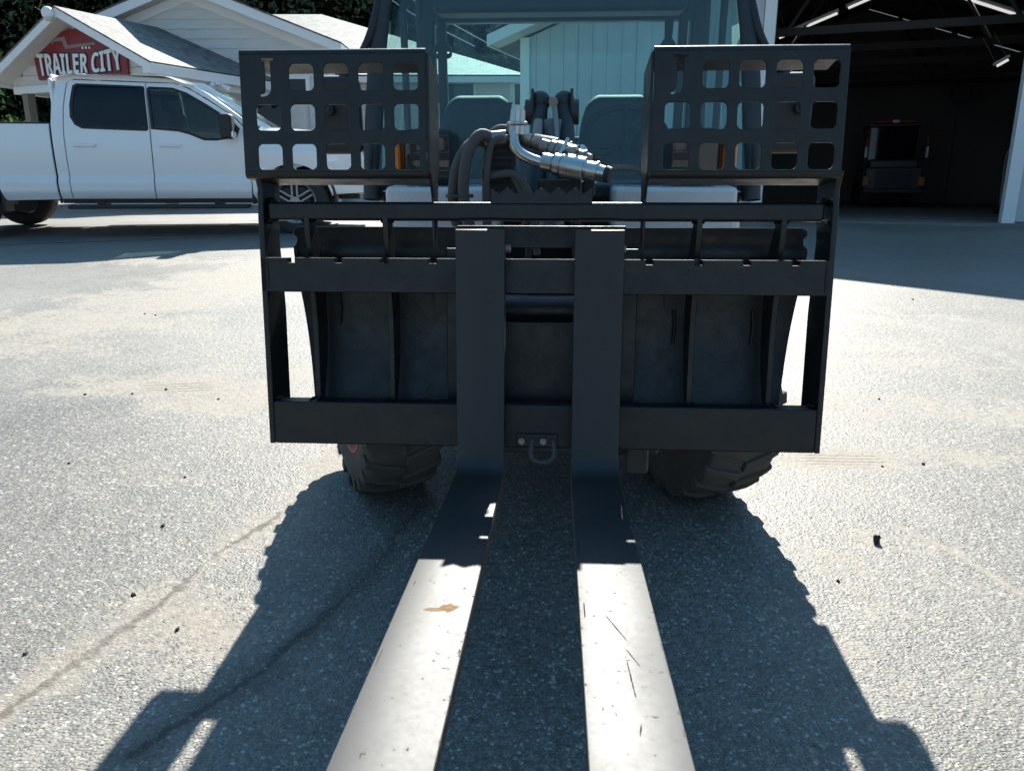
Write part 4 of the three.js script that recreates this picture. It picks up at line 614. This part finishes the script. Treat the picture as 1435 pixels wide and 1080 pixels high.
  for (const s of [0, 1]) {
    const X = (x) => (s ? W - x : x), a = [X(-OV), y(0) - PITCH * OV - 0.035], b = [X(RX), y(RX) - 0.035], A = [X(-OV), y(0) - PITCH * OV - 0.2], Bq = [X(RX), y(RX) - 0.2];
    const sh = poly(s ? [a, A, Bq, b].reverse() : [a, A, Bq, b]);
    mesh('rake_board', ext(sh, 0.04, 0.003).translate(0, 0, 0.44), M.trim, g);
    mesh('soffit', ext(poly([[X(-OV), A[1] + 0.02], [X(RX), Bq[1] + 0.02], [X(RX), Bq[1] + 0.035], [X(-OV), A[1] + 0.035]]), 0.44, 0).translate(0, 0, 0.0), M.soffit, g);
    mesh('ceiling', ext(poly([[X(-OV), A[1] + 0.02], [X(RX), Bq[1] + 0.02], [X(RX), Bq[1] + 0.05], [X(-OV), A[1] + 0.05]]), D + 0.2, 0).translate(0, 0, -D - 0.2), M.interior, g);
    mesh('eave_board', box(X(-OV) - 0.02, X(-OV) + 0.02, A[1], a[1], -D - 0.4, 0.42, 0.003), M.trim, g);
  }
  // rafters, ties and struts inside
  for (let k = 0; k < 5; k++) {
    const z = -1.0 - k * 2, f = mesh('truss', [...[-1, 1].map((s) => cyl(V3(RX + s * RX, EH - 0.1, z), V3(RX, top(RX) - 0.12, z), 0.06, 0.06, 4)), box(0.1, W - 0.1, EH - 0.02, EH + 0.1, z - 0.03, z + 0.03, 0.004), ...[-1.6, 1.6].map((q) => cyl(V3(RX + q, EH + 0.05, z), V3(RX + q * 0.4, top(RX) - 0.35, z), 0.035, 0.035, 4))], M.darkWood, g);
  }
  mesh('shelf', [box(W - 0.75, W - 0.15, 1.2, 1.24, -6, -2, 0.004), box(W - 0.75, W - 0.15, 1.75, 1.79, -6, -2, 0.004), box(W - 0.75, W - 0.7, 0, 1.8, -6, -5.95, 0.004), box(W - 0.75, W - 0.7, 0, 1.8, -2.05, -2, 0.004)], M.wood, g);
  const T2W = (x, yy, z) => V3(x, yy, z).applyEuler(g.rotation).add(g.position);
  // strip lamps under the roof: housing, glowing tube, and a light of the same size
  const tubeM = new THREE.MeshStandardMaterial({ color: rgb(0.9), emissive: rgb(1, 0.97, 0.9), emissiveIntensity: 0.26, roughness: 0.4 });
  const lamp = (a, b, label) => {
    const A = T2W(...a), Bv = T2W(...b), o = thing('strip_lamp', label, 'lamp', A.clone().lerp(Bv, 0.5).toArray(), 'strip lamps in the garage'), d = Bv.clone().sub(A), L = d.length(); d.divideScalar(L);
    const up = V3(0, 1, 0), zx = d.clone().cross(up).normalize(), yy = zx.clone().cross(d); o.quaternion.setFromRotationMatrix(new THREE.Matrix4().makeBasis(d, yy, zx));
    mesh('housing', box(-L / 2, L / 2, 0.015, 0.06, -0.07, 0.07, 0.008), M.trim, o);
    mesh('tube', cyl(V3(-L / 2 + 0.03, -0.008, 0), V3(L / 2 - 0.03, -0.008, 0), 0.019, 0.019, 12), tubeM, o);
    for (const s of [-1, 1]) mesh('hanger', cyl(V3(s * L * 0.35, 0.06, 0), V3(s * L * 0.35, 0.5, 0), 0.004, 0.004, 6), M.wornSteel, o);
    const l = new THREE.RectAreaLight(rgb(1, 0.97, 0.9), 3.0, L - 0.06, 0.04); l.position.set(0, -0.04, 0); l.rotation.x = -Math.PI / 2; o.add(l);
  };
  lamp([3.62, 2.98, -3], [3.78, 3.04, -3], 'short lit strip lamp by the left jamb inside the garage'); lamp([3.84, 3.07, -3], [4.84, 3.44, -3], 'long lit strip lamp rising along the garage roof beside the pale metal wall'); lamp([4.95, 3.49, -3], [5.4, 3.66, -3], 'lit strip lamp next to the ridge inside the garage');
  lamp([6.7, 3.56, -3], [7.9, 3.1, -3], 'lit strip lamp on the roof side away from the fork frame'); lamp([7.22, 2.34, -2.2], [7.42, 2.46, -2.2], 'small low strip lamp behind the garage door jamb');
  // round fan on the back wall
  { const p = T2W(7.65, 2.45, -7.9), o = thing('wall_fan', 'dark round fan in the garage', 'fan', p.toArray()); o.rotation.y = g.rotation.y; mesh('ring', new THREE.TorusGeometry(0.2, 0.025, 10, 32), M.cabDark, o); mesh('hub', cyl(V3(0, 0, -0.06), V3(0, 0, 0.05), 0.06), M.cabDark, o); for (let k = 0; k < 4; k++) mesh('fan_blade', box(0.03, 0.18, -0.05, 0.05, -0.006, 0.006, 0.002).rotateX(0.4).rotateZ(k * Math.PI / 2), M.cabDark, o); mesh('stand', [cyl(V3(0, -0.2, -0.03), V3(0, -2.4, -0.03), 0.02), cyl(V3(0, -2.44, -0.03), V3(0, -2.4, -0.03), 0.2, 0.18)], M.cabDark, o); }
  // a hand truck leaning inside
  { const p = T2W(8.05, 0.006, -3.4), o = thing('hand_truck', 'dark hand truck with arched handle standing in the garage', 'hand truck', p.toArray()); o.rotation.y = g.rotation.y; o.rotation.x = -0.12; mesh('frame', [tube([[-0.2, 0.12, 0], [-0.2, 0.9, 0], [-0.15, 1.12, 0], [0, 1.2, 0], [0.15, 1.12, 0], [0.2, 0.9, 0], [0.2, 0.12, 0]], 0.016, 50, 8), ...[0.35, 0.6, 0.85].map((q) => cyl(V3(-0.2, q, 0), V3(0.2, q, 0), 0.011))], M.wornSteel, o); mesh('toe_plate', box(-0.22, 0.22, 0.03, 0.04, 0, 0.22, 0.003), M.wornSteel, o); for (const s of [-1, 1]) mesh('wheel', cyl(V3(s * 0.22, 0.11, -0.06), V3(s * 0.27, 0.11, -0.06), 0.11, 0.11, 24), M.rubber, o); }
  // a small service vehicle parked in the dark
  { const p = T2W(6.35, 0.006, -6.2), o = thing('service_cart', 'dark service cart in the garage with red and white marker posts', 'cart', p.toArray()); o.rotation.y = g.rotation.y + 0.05;
    const N = std(rgb(0.03, 0.035, 0.045), 0.4);
    mesh('body', [box(-0.58, 0.58, 0.35, 0.85, -2.0, -0.1, 0.05, 3), box(-0.5, 0.5, 0.8, 1.02, -0.9, -0.2, 0.06, 3)], N, o);
    mesh('grille', [box(-0.35, 0.35, 0.4, 0.78, -0.1, -0.06, 0.01), ...[0.47, 0.55, 0.63, 0.71].map((q) => box(-0.33, 0.33, q, q + 0.03, -0.07, -0.045, 0.004))], M.cabDark, o);
    mesh('bumper', box(-0.6, 0.6, 0.3, 0.4, -0.1, 0.02, 0.03, 2), M.cabDark, o);
    mesh('canopy', box(-0.55, 0.55, 1.72, 1.78, -1.7, -0.6, 0.025, 2), N, o);
    for (const [x, z] of [[-0.5, -0.65], [0.5, -0.65], [-0.5, -1.65], [0.5, -1.65]]) mesh('post', cyl(V3(x, 0.9, z), V3(x, 1.73, z), 0.02), N, o);
    mesh('windshield', box(-0.48, 0.48, 1.0, 1.7, -0.655, -0.65, 0.001), M.darkGlass, o);
    const lb = mesh('light_bar', box(-0.42, 0.42, 1.79, 1.86, -0.75, -0.6, 0.02, 2), std(rgb(0.2, 0.012, 0.012), 0.5), o); mesh('lamp', box(-0.07, 0.07, 1.795, 1.855, -0.6, -0.585, 0.01), M.trim, lb);
    for (const s of [-1, 1]) { const q = mesh('marker_post', cyl(V3(s * 0.6, 1.05, -0.1), V3(s * 0.6, 1.27, -0.1), 0.03), M.trim, o); mesh('red_band', cyl(V3(s * 0.6, 1.27, -0.1), V3(s * 0.6, 1.46, -0.1), 0.032), std(rgb(0.25, 0.015, 0.015), 0.5), q); mesh('post_stem', cyl(V3(s * 0.6, 0.4, -0.1), V3(s * 0.6, 1.05, -0.1), 0.012), N, q); mesh('amber_lamp', box(s * 0.55 - 0.07, s * 0.55 + 0.07, 0.45, 0.66, -0.06, -0.01, 0.02, 2), std(rgb(0.3, 0.12, 0.02), 0.5), o); mesh('wheel', [cyl(V3(s * 0.45, 0.25, -0.45), V3(s * 0.62, 0.25, -0.45), 0.25, 0.25, 28), cyl(V3(s * 0.45, 0.25, -1.6), V3(s * 0.62, 0.25, -1.6), 0.25, 0.25, 28)], M.rubber, o); }
  }
  { const p = T2W(7.72, 1.28, 0.03), o = thing('wall_sign', 'small red and yellow sign on the garage wall', 'sign', p.toArray()); o.rotation.y = g.rotation.y; mesh('plate', box(-0.24, 0.24, -0.14, 0.14, 0, 0.012, 0.003), std(rgb(0.7, 0.42, 0.05), 0.5), o); mesh('red_plate', box(-0.24, 0.24, 0.145, 0.28, 0, 0.012, 0.003), std(rgb(0.55, 0.04, 0.03), 0.5), o); }
}

// ---------------------------------------------------------------- the house with the signed porch
{
  const h = thing('house', 'white sided house with grey shingle roof and a gabled porch', 'house', [-6, FLOOR, -19]);
  const X = (x) => x + 6, Y = (yv) => yv - FLOOR, sid = (x0, x1, y0, y1, z) => { // one lapped siding board, tilted out at its foot
    const q = ext(poly([[0, 0], [0.026, 0], [0.012, 0.004], [0.003, y1 - y0], [0, y1 - y0]].map(([z2, yy]) => [z2, yy])), x1 - x0, 0).rotateY(-Math.PI / 2); return q.translate(x1, y0, z); };
  const board = (x0, x1, y0, y1, z) => mesh('siding_board', ext(poly([[0, 0], [0.03, 0], [0.034, 0.012], [0.01, y1 - y0 + 0.01], [0, y1 - y0 + 0.01]]), x1 - x0, 0).rotateY(-Math.PI / 2).translate(x1, y0, z), M.siding, h);
  const E = 0.205;
  // main gable wall facing the yard
  const gx0 = X(-10.45), gx1 = X(-4.12), px = X(-7.31), py = Y(5.08), pit = 0.375;
  mesh('gable_wall', ext(poly([[gx0, 0], [gx1, 0], [gx1, py - pit * (gx1 - px)], [px, py], [gx0, py - pit * (px - gx0)]]), 0.16, 0).translate(0, 0, -0.165), M.siding, h);
  for (let y0 = 0.2; y0 < py - 0.1; y0 += E) { const yt = y0 + E, a = Math.max(gx0 + 0.1, px - (py - y0) / pit), b = Math.min(gx1 - 0.1, px + (py - y0) / pit); if (b - a < 0.3) continue;
    const w0 = X(-6.02), w1 = X(-4.66), wy0 = Y(1.75), wy1 = Y(3.42); // skip the window
    if (yt > wy0 && y0 < wy1) { board(a, w0, y0, yt, 0); board(w1, b, y0, yt, 0); } else board(a, b, y0, yt, 0); }
  mesh('corner_trim', box(gx1 - 0.1, gx1 + 0.02, 0, py - pit * (gx1 - px), -0.12, 0.05, 0.004), M.trim, h); mesh('corner_trim', box(gx0 - 0.02, gx0 + 0.1, 0, py - pit * (px - gx0), -0.12, 0.05, 0.004), M.trim, h);
  const window = (x0, x1, y0, y1, z, t = 0.1) => { const w = mesh('window', [box(x0, x0 + t, y0, y1, z, z + 0.06, 0.005), box(x1 - t, x1, y0, y1, z, z + 0.06, 0.005), box(x0 + t, x1 - t, y1 - t, y1, z, z + 0.055, 0.005), box(x0 - 0.03, x1 + 0.03, y0 - 0.03, y0 + t * 0.8, z, z + 0.08, 0.005), box((x0 + x1) / 2 - 0.025, (x0 + x1) / 2 + 0.025, y0 + t * 0.8, y1 - t, z, z + 0.04, 0.004)], M.trim, h); for (const [a, b] of [[x0 + t, (x0 + x1) / 2 - 0.025], [(x0 + x1) / 2 + 0.025, x1 - t]]) mesh('pane', box(a, b, y0 + t * 0.8, y1 - t, z + 0.008, z + 0.014, 0.001), M.darkGlass, w); };
  window(X(-6.02), X(-4.66), Y(1.75), Y(3.42), 0.0);
  // gable roof: two slabs running back, fascia boards on the rake, soffit
  const OVx = 0.3, OVz = 0.45, BK = -9, tp = (x) => py + 0.28 - pit * Math.abs(x - px);
  const xl = gx0 - OVx, xr = gx1 + OVx;
  mesh('roof', roofSlab([xl, tp(xl), OVz], [px, tp(px), OVz], [px, tp(px), BK], [xl, tp(xl), BK], 0.03).scale(1, 1, 1), shingle, h, { keep: true });
  mesh('roof', roofSlab([xr, tp(xr), OVz], [xr, tp(xr), BK], [px, tp(px), BK], [px, tp(px), OVz], 0.03), shingle, h, { keep: true });
  for (const [a, b] of [[xl, px], [px, xr]]) {
    mesh('rake_board', ext(poly([[a, tp(a) - 0.24], [b, tp(b) - 0.24], [b, tp(b) - 0.035], [a, tp(a) - 0.035]]), 0.035, 0.003).translate(0, 0, OVz - 0.05), M.trim, h);
    mesh('frieze_board', ext(poly([[a, tp(a) - 0.42], [b, tp(b) - 0.42], [b, tp(b) - 0.21], [a, tp(a) - 0.21]]), 0.022, 0.002).translate(0, 0, 0.03), M.trim, h);
    mesh('soffit', ext(poly([[a, tp(a) - 0.2], [b, tp(b) - 0.2], [b, tp(b) - 0.18], [a, tp(a) - 0.18]]), OVz - 0.05, 0).translate(0, 0, -0.005), M.soffit, h);
  }
  mesh('eave_board', box(xr - 0.03, xr, tp(xr) - 0.2, tp(xr) - 0.035, -0.9, OVz - 0.06, 0.003), M.trim, h);
  // the long wing to the right, hip roofed
  const wx1 = X(0.05), wz = -0.9, we = Y(3.42);
  mesh('wing_wall', [box(gx1 - 0.2, wx1, 0, we, wz - 0.16, wz - 0.005, 0.005), box(wx1 - 0.16, wx1, 0, we, wz - 9, wz - 0.16, 0.005)], M.siding, h);
  for (let y0 = 0.2; y0 + E < we; y0 += E) { const w0 = X(-2.25), w1 = X(-0.88), wy0 = Y(2.84), wy1 = Y(3.4); if (y0 + E > wy0 && y0 < wy1) { board(gx1, w0, y0, y0 + E, wz); board(w1, wx1 - 0.08, y0, y0 + E, wz); } else board(gx1, wx1 - 0.08, y0, y0 + E, wz); }
  window(X(-2.25), X(-0.88), Y(2.84), Y(3.4), wz, 0.05);
  mesh('corner_trim', box(wx1 - 0.1, wx1 + 0.02, 0, we, wz - 0.1, wz + 0.05, 0.004), M.trim, h);
  const ez = wz + 0.4, ex = wx1 + 0.32, ey = we + 0.06, RUN = 6.2, hp = 0.4;
  mesh('roof', roofSlab([gx0, ey, ez], [ex, ey, ez], [ex - RUN, ey + hp * RUN, ez - RUN], [gx0, ey + hp * RUN, ez - RUN], 0.03), shingle, h, { keep: true });
  mesh('roof', roofSlab([ex, ey, ez], [ex, ey, ez - 2 * RUN], [ex - RUN, ey + hp * RUN, ez - RUN - 0.001], [ex - RUN, ey + hp * RUN, ez - RUN], 0.03), shingle, h, { keep: true });
  mesh('eave_board', [box(gx1, ex, ey - 0.17, ey - 0.035, ez - 0.03, ez, 0.003), box(ex - 0.03, ex, ey - 0.17, ey - 0.035, ez - 6, ez - 0.03, 0.003)], M.trim, h);
  mesh('soffit', box(gx1, ex - 0.03, ey - 0.165, ey - 0.15, wz, ez - 0.03, 0.002), M.soffit, h);
  // the porch: its own gable turned to the yard
  const P0 = V3(-8.644, 0, -16.5), pa = -25 * R;
  const porch = new THREE.Group(); porch.name = 'porch'; porch.position.set(P0.x + 6, -FLOOR, P0.z + 19); porch.rotation.y = pa; h.add(porch);
  const qx = -0.5, qy = 4.42, pp = 0.47, hw = 2.48, D = 3.6, ty = (x) => qy - pp * Math.abs(x - qx), a0 = qx - hw, a1 = qx + hw;
  mesh('porch_roof', roofSlab([a1, ty(a1), 0], [a1, ty(a1), -D], [qx, qy, -D], [qx, qy, 0], 0.03), shingle, porch, { keep: true });
  mesh('porch_roof', roofSlab([a0, ty(a0), -D], [a0, ty(a0), 0], [qx, qy, 0], [qx, qy, -D], 0.03), shingle, porch, { keep: true });
  for (const [a, b] of [[a0, qx], [qx, a1]]) { mesh('porch_rake', ext(poly([[a, ty(a) - 0.2], [b, ty(b) - 0.2], [b, ty(b) - 0.032], [a, ty(a) - 0.032]]), 0.04, 0.003).translate(0, 0, -0.05), M.trim, porch); mesh('porch_soffit', ext(poly([[a, ty(a) - 0.16], [b, ty(b) - 0.16], [b, ty(b) - 0.14], [a, ty(a) - 0.14]]), D - 0.05, 0).translate(0, 0, -D), M.soffit, porch); }
  for (const [s, x] of [[-1, a0], [1, a1]]) mesh('porch_fascia', box(x - 0.02, x + 0.02, ty(x) - 0.22, ty(x) - 0.035, -D, -0.01, 0.003), M.trim, porch);
  mesh('porch_return', box(a1 - 0.24, a1 + 0.018, ty(a1) - 0.2, ty(a1) - 0.03, -0.055, -0.012, 0.003), M.trim, porch);
  for (let k = 0; k < 6; k++) { const y0 = 3.06 + k * E, hwk = (qy - 0.2 - y0) / pp - 0.04; if (hwk > 0.2) mesh('porch_siding', box(Math.max(a0 + 0.12, qx - hwk), Math.min(a1 - 0.12, qx + hwk), y0, y0 + E - 0.006, -0.54, -0.5, 0.004), M.siding, porch); }
  mesh('porch_beam', [box(a0 + 0.15, a1 - 0.15, 2.9, 3.055, -0.6, -0.46, 0.006), box(a0 + 0.15, a0 + 0.3, 2.9, 3.055, -D, -0.6, 0.006), box(a1 - 0.3, a1 - 0.15, 2.9, 3.055, -D, -0.6, 0.006)], M.trim, porch);
  for (const x of [-2.45, 1.55]) mesh('porch_post', box(x - 0.09, x + 0.09, 0.45, 2.9, -0.62, -0.44, 0.006), M.wood, porch);
  // the wall behind the porch, with a door
  mesh('porch_back_wall', box(a0 + 0.3, a1 + 0.6, 0.49, 3.0, -D - 0.2, -D - 0.1, 0.005), M.siding, porch);
  mesh('porch_door', [box(0.6, 1.5, 0.5, 2.55, -D - 0.1, -D - 0.05, 0.006), box(0.5, 1.6, 2.55, 2.66, -D - 0.1, -D - 0.04, 0.006)], M.trim, porch);

  const toW = (x, y, z) => V3(x, y, z).applyAxisAngle(V3(0, 1, 0), pa).add(V3(P0.x, 0, P0.z));
  // the sign on the porch gable
  { const o = thing('shop_sign', 'red sign with raised white letters under the porch gable', 'sign', toW(-0.55, 3.4, -0.48).toArray()); o.rotation.y = pa; o.rotation.z = -0.04;
    const s = new THREE.Shape(); s.moveTo(-1.42, 0.27); s.lineTo(-1.34, -0.28); s.quadraticCurveTo(-1.32, -0.31, -1.28, -0.31); s.lineTo(1.34, -0.25); s.quadraticCurveTo(1.4, -0.24, 1.4, -0.19); s.lineTo(1.4, 0.22); s.quadraticCurveTo(1.4, 0.26, 1.34, 0.27); s.quadraticCurveTo(0.95, 0.66, 0.15, 0.68); s.quadraticCurveTo(-0.85, 0.66, -1.12, 0.28);
    mesh('board', ext(s, 0.05, 0.008, 2, 24), std(rgb(0.22, 0.022, 0.028), 0.45, { map: rep(tex(256, 256, (u, v) => { const k = 0.75 + 0.4 * fbm(u * 5, v * 5, 4, 5); return [k, k * 0.95, k * 0.95]; }, true), 0.4) }), o);
    const word = (str, x0, x1, y0, h0, h1, slant, off, z, mat, nm) => { const g = new TextGeometry(str, { font: sans, size: 1, depth: 0.014, curveSegments: 6, bevelEnabled: off > 0, bevelThickness: 0.001, bevelSize: off, bevelSegments: 1 }); g.computeBoundingBox(); const b = g.boundingBox, p = g.attributes.position; const ox = off, w = b.max.x - b.min.x - 2 * ox, hh = b.max.y - b.min.y - 2 * ox; for (let i = 0; i < p.count; i++) { const u = (p.getX(i) - b.min.x - ox) / w, v = (p.getY(i) - b.min.y - ox) / hh, t = clamp(u), H = lerp(h0, h1, t); p.setXYZ(i, lerp(x0, x1, u) + slant * (v - 0.5) * (1 - 2 * t), y0 + 0.05 * (u - 0.5) + v * H, p.getZ(i) + z); } g.computeVertexNormals(); mesh(nm, g, mat, o); };
    const wht = std(rgb(0.8, 0.82, 0.82), 0.5), nav = std(rgb(0.02, 0.025, 0.035), 0.5);
    word('TRAILER', -1.25, 0.28, -0.2, 0.44, 0.36, -0.05, 0.075, 0.05, nav, 'letter_outline'); word('TRAILER', -1.25, 0.28, -0.2, 0.44, 0.36, -0.05, 0, 0.066, wht, 'lettering');
    word('CITY', 0.4, 1.26, -0.16, 0.37, 0.44, 0.05, 0.075, 0.05, nav, 'letter_outline'); word('CITY', 0.4, 1.26, -0.16, 0.37, 0.44, 0.05, 0, 0.066, wht, 'lettering');
    // the trailer emblem: a gooseneck bed with three wheels
    const gs = poly([[-0.78, 0.4], [-0.72, 0.5], [-0.35, 0.53], [-0.28, 0.36], [0.55, 0.4], [0.55, 0.35], [-0.36, 0.29], [-0.45, 0.44], [-0.68, 0.44], [-0.7, 0.4]]);
    mesh('emblem', ext(gs, 0.012, 0.001).translate(0, 0, 0.05), std(rgb(0.24, 0.19, 0.19), 0.5), o); for (const x of [0.16, 0.26, 0.36]) mesh('emblem_wheel', cyl(V3(x, 0.3, 0.048), V3(x, 0.3, 0.062), 0.024, 0.024, 16), wht, o);
  }
  { const o = thing('globe_fixture', 'white round fixture at the porch gable peak', 'fixture', toW(-0.62, 4.28, 0.06).toArray()); o.rotation.y = pa; mesh('globe', new THREE.SphereGeometry(0.12, 24, 16).scale(1, 1.05, 1), M.trim, o); mesh('cap', [cyl(V3(0, -0.13, 0), V3(0, -0.07, 0), 0.07, 0.1), cyl(V3(0, 0.02, -0.2), V3(0, 0.02, -0.08), 0.05)], M.soffit, o); }
  { const p = toW(a1 + 0.03, 2.98, -1.6), o = thing('flood_lamp', 'unlit twin-head flood lamp under the porch eave', 'lamp', p.toArray()); o.rotation.y = pa; mesh('base', [box(-0.06, 0.06, 0.0, 0.07, -0.06, 0.06, 0.01), cyl(V3(0, 0.04, -0.14), V3(0, 0.04, 0.14), 0.02)], M.trim, o); for (const s of [-1, 1]) mesh('lamp_head', cyl(V3(0.0, 0.03, s * 0.12), V3(0.1, -0.07, s * 0.24), 0.03, 0.07, 20), M.trim, o); }
  for (const [a, b, c, lab] of [[[-3.4, 5.55, -17.6], [-1.75, 4.6, -18.2], [-0.35, 3.98, -19], 'upper thin overhead wire running to the house eave'], [[-3.4, 5.3, -17.4], [-2.2, 4.55, -18], [-0.85, 4.02, -19], 'lower thin overhead wire running to the house eave']]) tag(mesh('overhead_wire', tube([a, b, c], 0.012, 24, 5), std(rgb(0.6), 0.5), scene), lab, 'wire', 'wires over the house');
}

// ---------------------------------------------------------------- trees behind
{
  const leafM = [[0.085, 0.14, 0.045], [0.11, 0.17, 0.055], [0.06, 0.11, 0.045]].map((c) => phys(rgb(...c), 1, { side: THREE.DoubleSide, vertexColors: true, transmission: 0.35, thickness: 0 }));
  const tree = (x, z, hgt, r, low, seed, n, kind, label) => {
    const q = rng(seed), o = thing('shade_tree', label, 'tree', [x, FLOOR, z], 'trees behind the house');
    const L = [cyl(V3(0, 0, 0), V3(0.1, hgt * 0.55, 0.05), 0.22, 0.12, 10), cyl(V3(0.1, hgt * 0.55, 0.05), V3(0, hgt * 0.92, 0), 0.12, 0.03, 8)]; for (let k = 0; k < 9; k++) { const a = q() * 6.28, y0 = lerp(low * 0.8, hgt * 0.75, q()), l = r * (0.5 + 0.4 * q()); L.push(cyl(V3(0.05, y0, 0), V3(Math.cos(a) * l, y0 + l * (0.3 + 0.4 * q()), Math.sin(a) * l), 0.06, 0.015, 6)); }
    mesh('trunk', L, M.bark, o);
    // crown: clumps of leaves set through an uneven volume
    const clumps = []; const m = 46; for (let k = 0; k < m; k++) { const v = q(), y = lerp(low, hgt, v), rad = r * Math.sqrt(Math.max(0.05, Math.sin(Math.PI * Math.pow(0.12 + 0.86 * v, 0.9)))) * (0.55 + 0.5 * q()), a = q() * 6.283; clumps.push([Math.cos(a) * rad, y, Math.sin(a) * rad, r * (0.2 + 0.22 * q()), 0.65 + 0.6 * q()]); }
    const p = new Float32Array(n * 9), col = new Float32Array(n * 9), nor = new Float32Array(n * 9), A = V3(), Bv = V3(), N = V3();
    for (let i = 0; i < n; i++) {
      const c = clumps[Math.floor(q() * m)]; let dx, dy, dz; do { dx = q() * 2 - 1; dy = q() * 2 - 1; dz = q() * 2 - 1; } while (dx * dx + dy * dy + dz * dz > 1);
      const cx = c[0] + dx * c[3], cy = c[1] + dy * c[3] * 0.75, cz = c[2] + dz * c[3], s = 0.14 + 0.16 * q();
      A.set(q() - 0.5, q() - 0.5, q() - 0.5).normalize(); Bv.set(q() - 0.5, q() - 0.5, q() - 0.5).cross(A).normalize(); N.crossVectors(A, Bv); if (N.y < 0) N.negate();
      const P = [[-0.5, 0], [0.5, -0.25], [0.15, 0.75]]; const t = c[4] * (0.6 + 0.8 * q());
      for (let k = 0; k < 3; k++) { const e = i * 9 + k * 3; p[e] = cx + s * (A.x * P[k][0] + Bv.x * P[k][1]); p[e + 1] = cy + s * (A.y * P[k][0] + Bv.y * P[k][1]); p[e + 2] = cz + s * (A.z * P[k][0] + Bv.z * P[k][1]); nor[e] = N.x; nor[e + 1] = N.y; nor[e + 2] = N.z; col[e] = t * (0.9 + 0.25 * q()); col[e + 1] = t; col[e + 2] = t * 0.9; }
    }
    const g = new THREE.BufferGeometry(); g.setAttribute('position', new THREE.BufferAttribute(p, 3)); g.setAttribute('normal', new THREE.BufferAttribute(nor, 3)); g.setAttribute('color', new THREE.BufferAttribute(col, 3));
    mesh('crown', g, leafM[kind], o, { keep: true });
  };
  const N = 24000, lab = 'leafy dark green tree standing behind the house';
  [[-33, -27, 9.8, 3.8, 0.6, 1], [-28.5, -31, 9.5, 3.6, 0.6, 0], [-24, -30, 9.5, 3.6, 0.6, 0], [-20, -32, 9, 3.4, 0.6, 1], [-16.4, -30, 8.6, 3.2, 0.6, 0], [-13.2, -33, 9, 3.2, 0.8, 1], [-10, -35, 9.4, 3.2, 1.2, 0], [-6.6, -36, 9.6, 3.3, 1.5, 1], [-3.6, -35, 9.4, 3.2, 1.2, 0], [-0.8, -34, 9.2, 3.1, 1, 1], [2.0, -36, 9.6, 3.2, 1, 0], [-18.4, -38, 10.6, 3.6, 1, 2], [-11.8, -40, 10.8, 3.6, 1, 2], [-5, -41, 11, 3.6, 1.5, 2], [0.6, -41, 11, 3.6, 1.2, 2], [-15.4, -22.5, 4.2, 1.9, 0.3, 2], [-19, -24, 4.0, 1.8, 0.3, 2]].forEach(([x, z, hh, r, low, k], i) => tree(x, z, hh, r, low, 100 + i, hh < 5 ? 14000 : N, k, hh < 5 ? 'low dark green tree beside the porch post' : lab));
}
renderer.render(scene, camera);
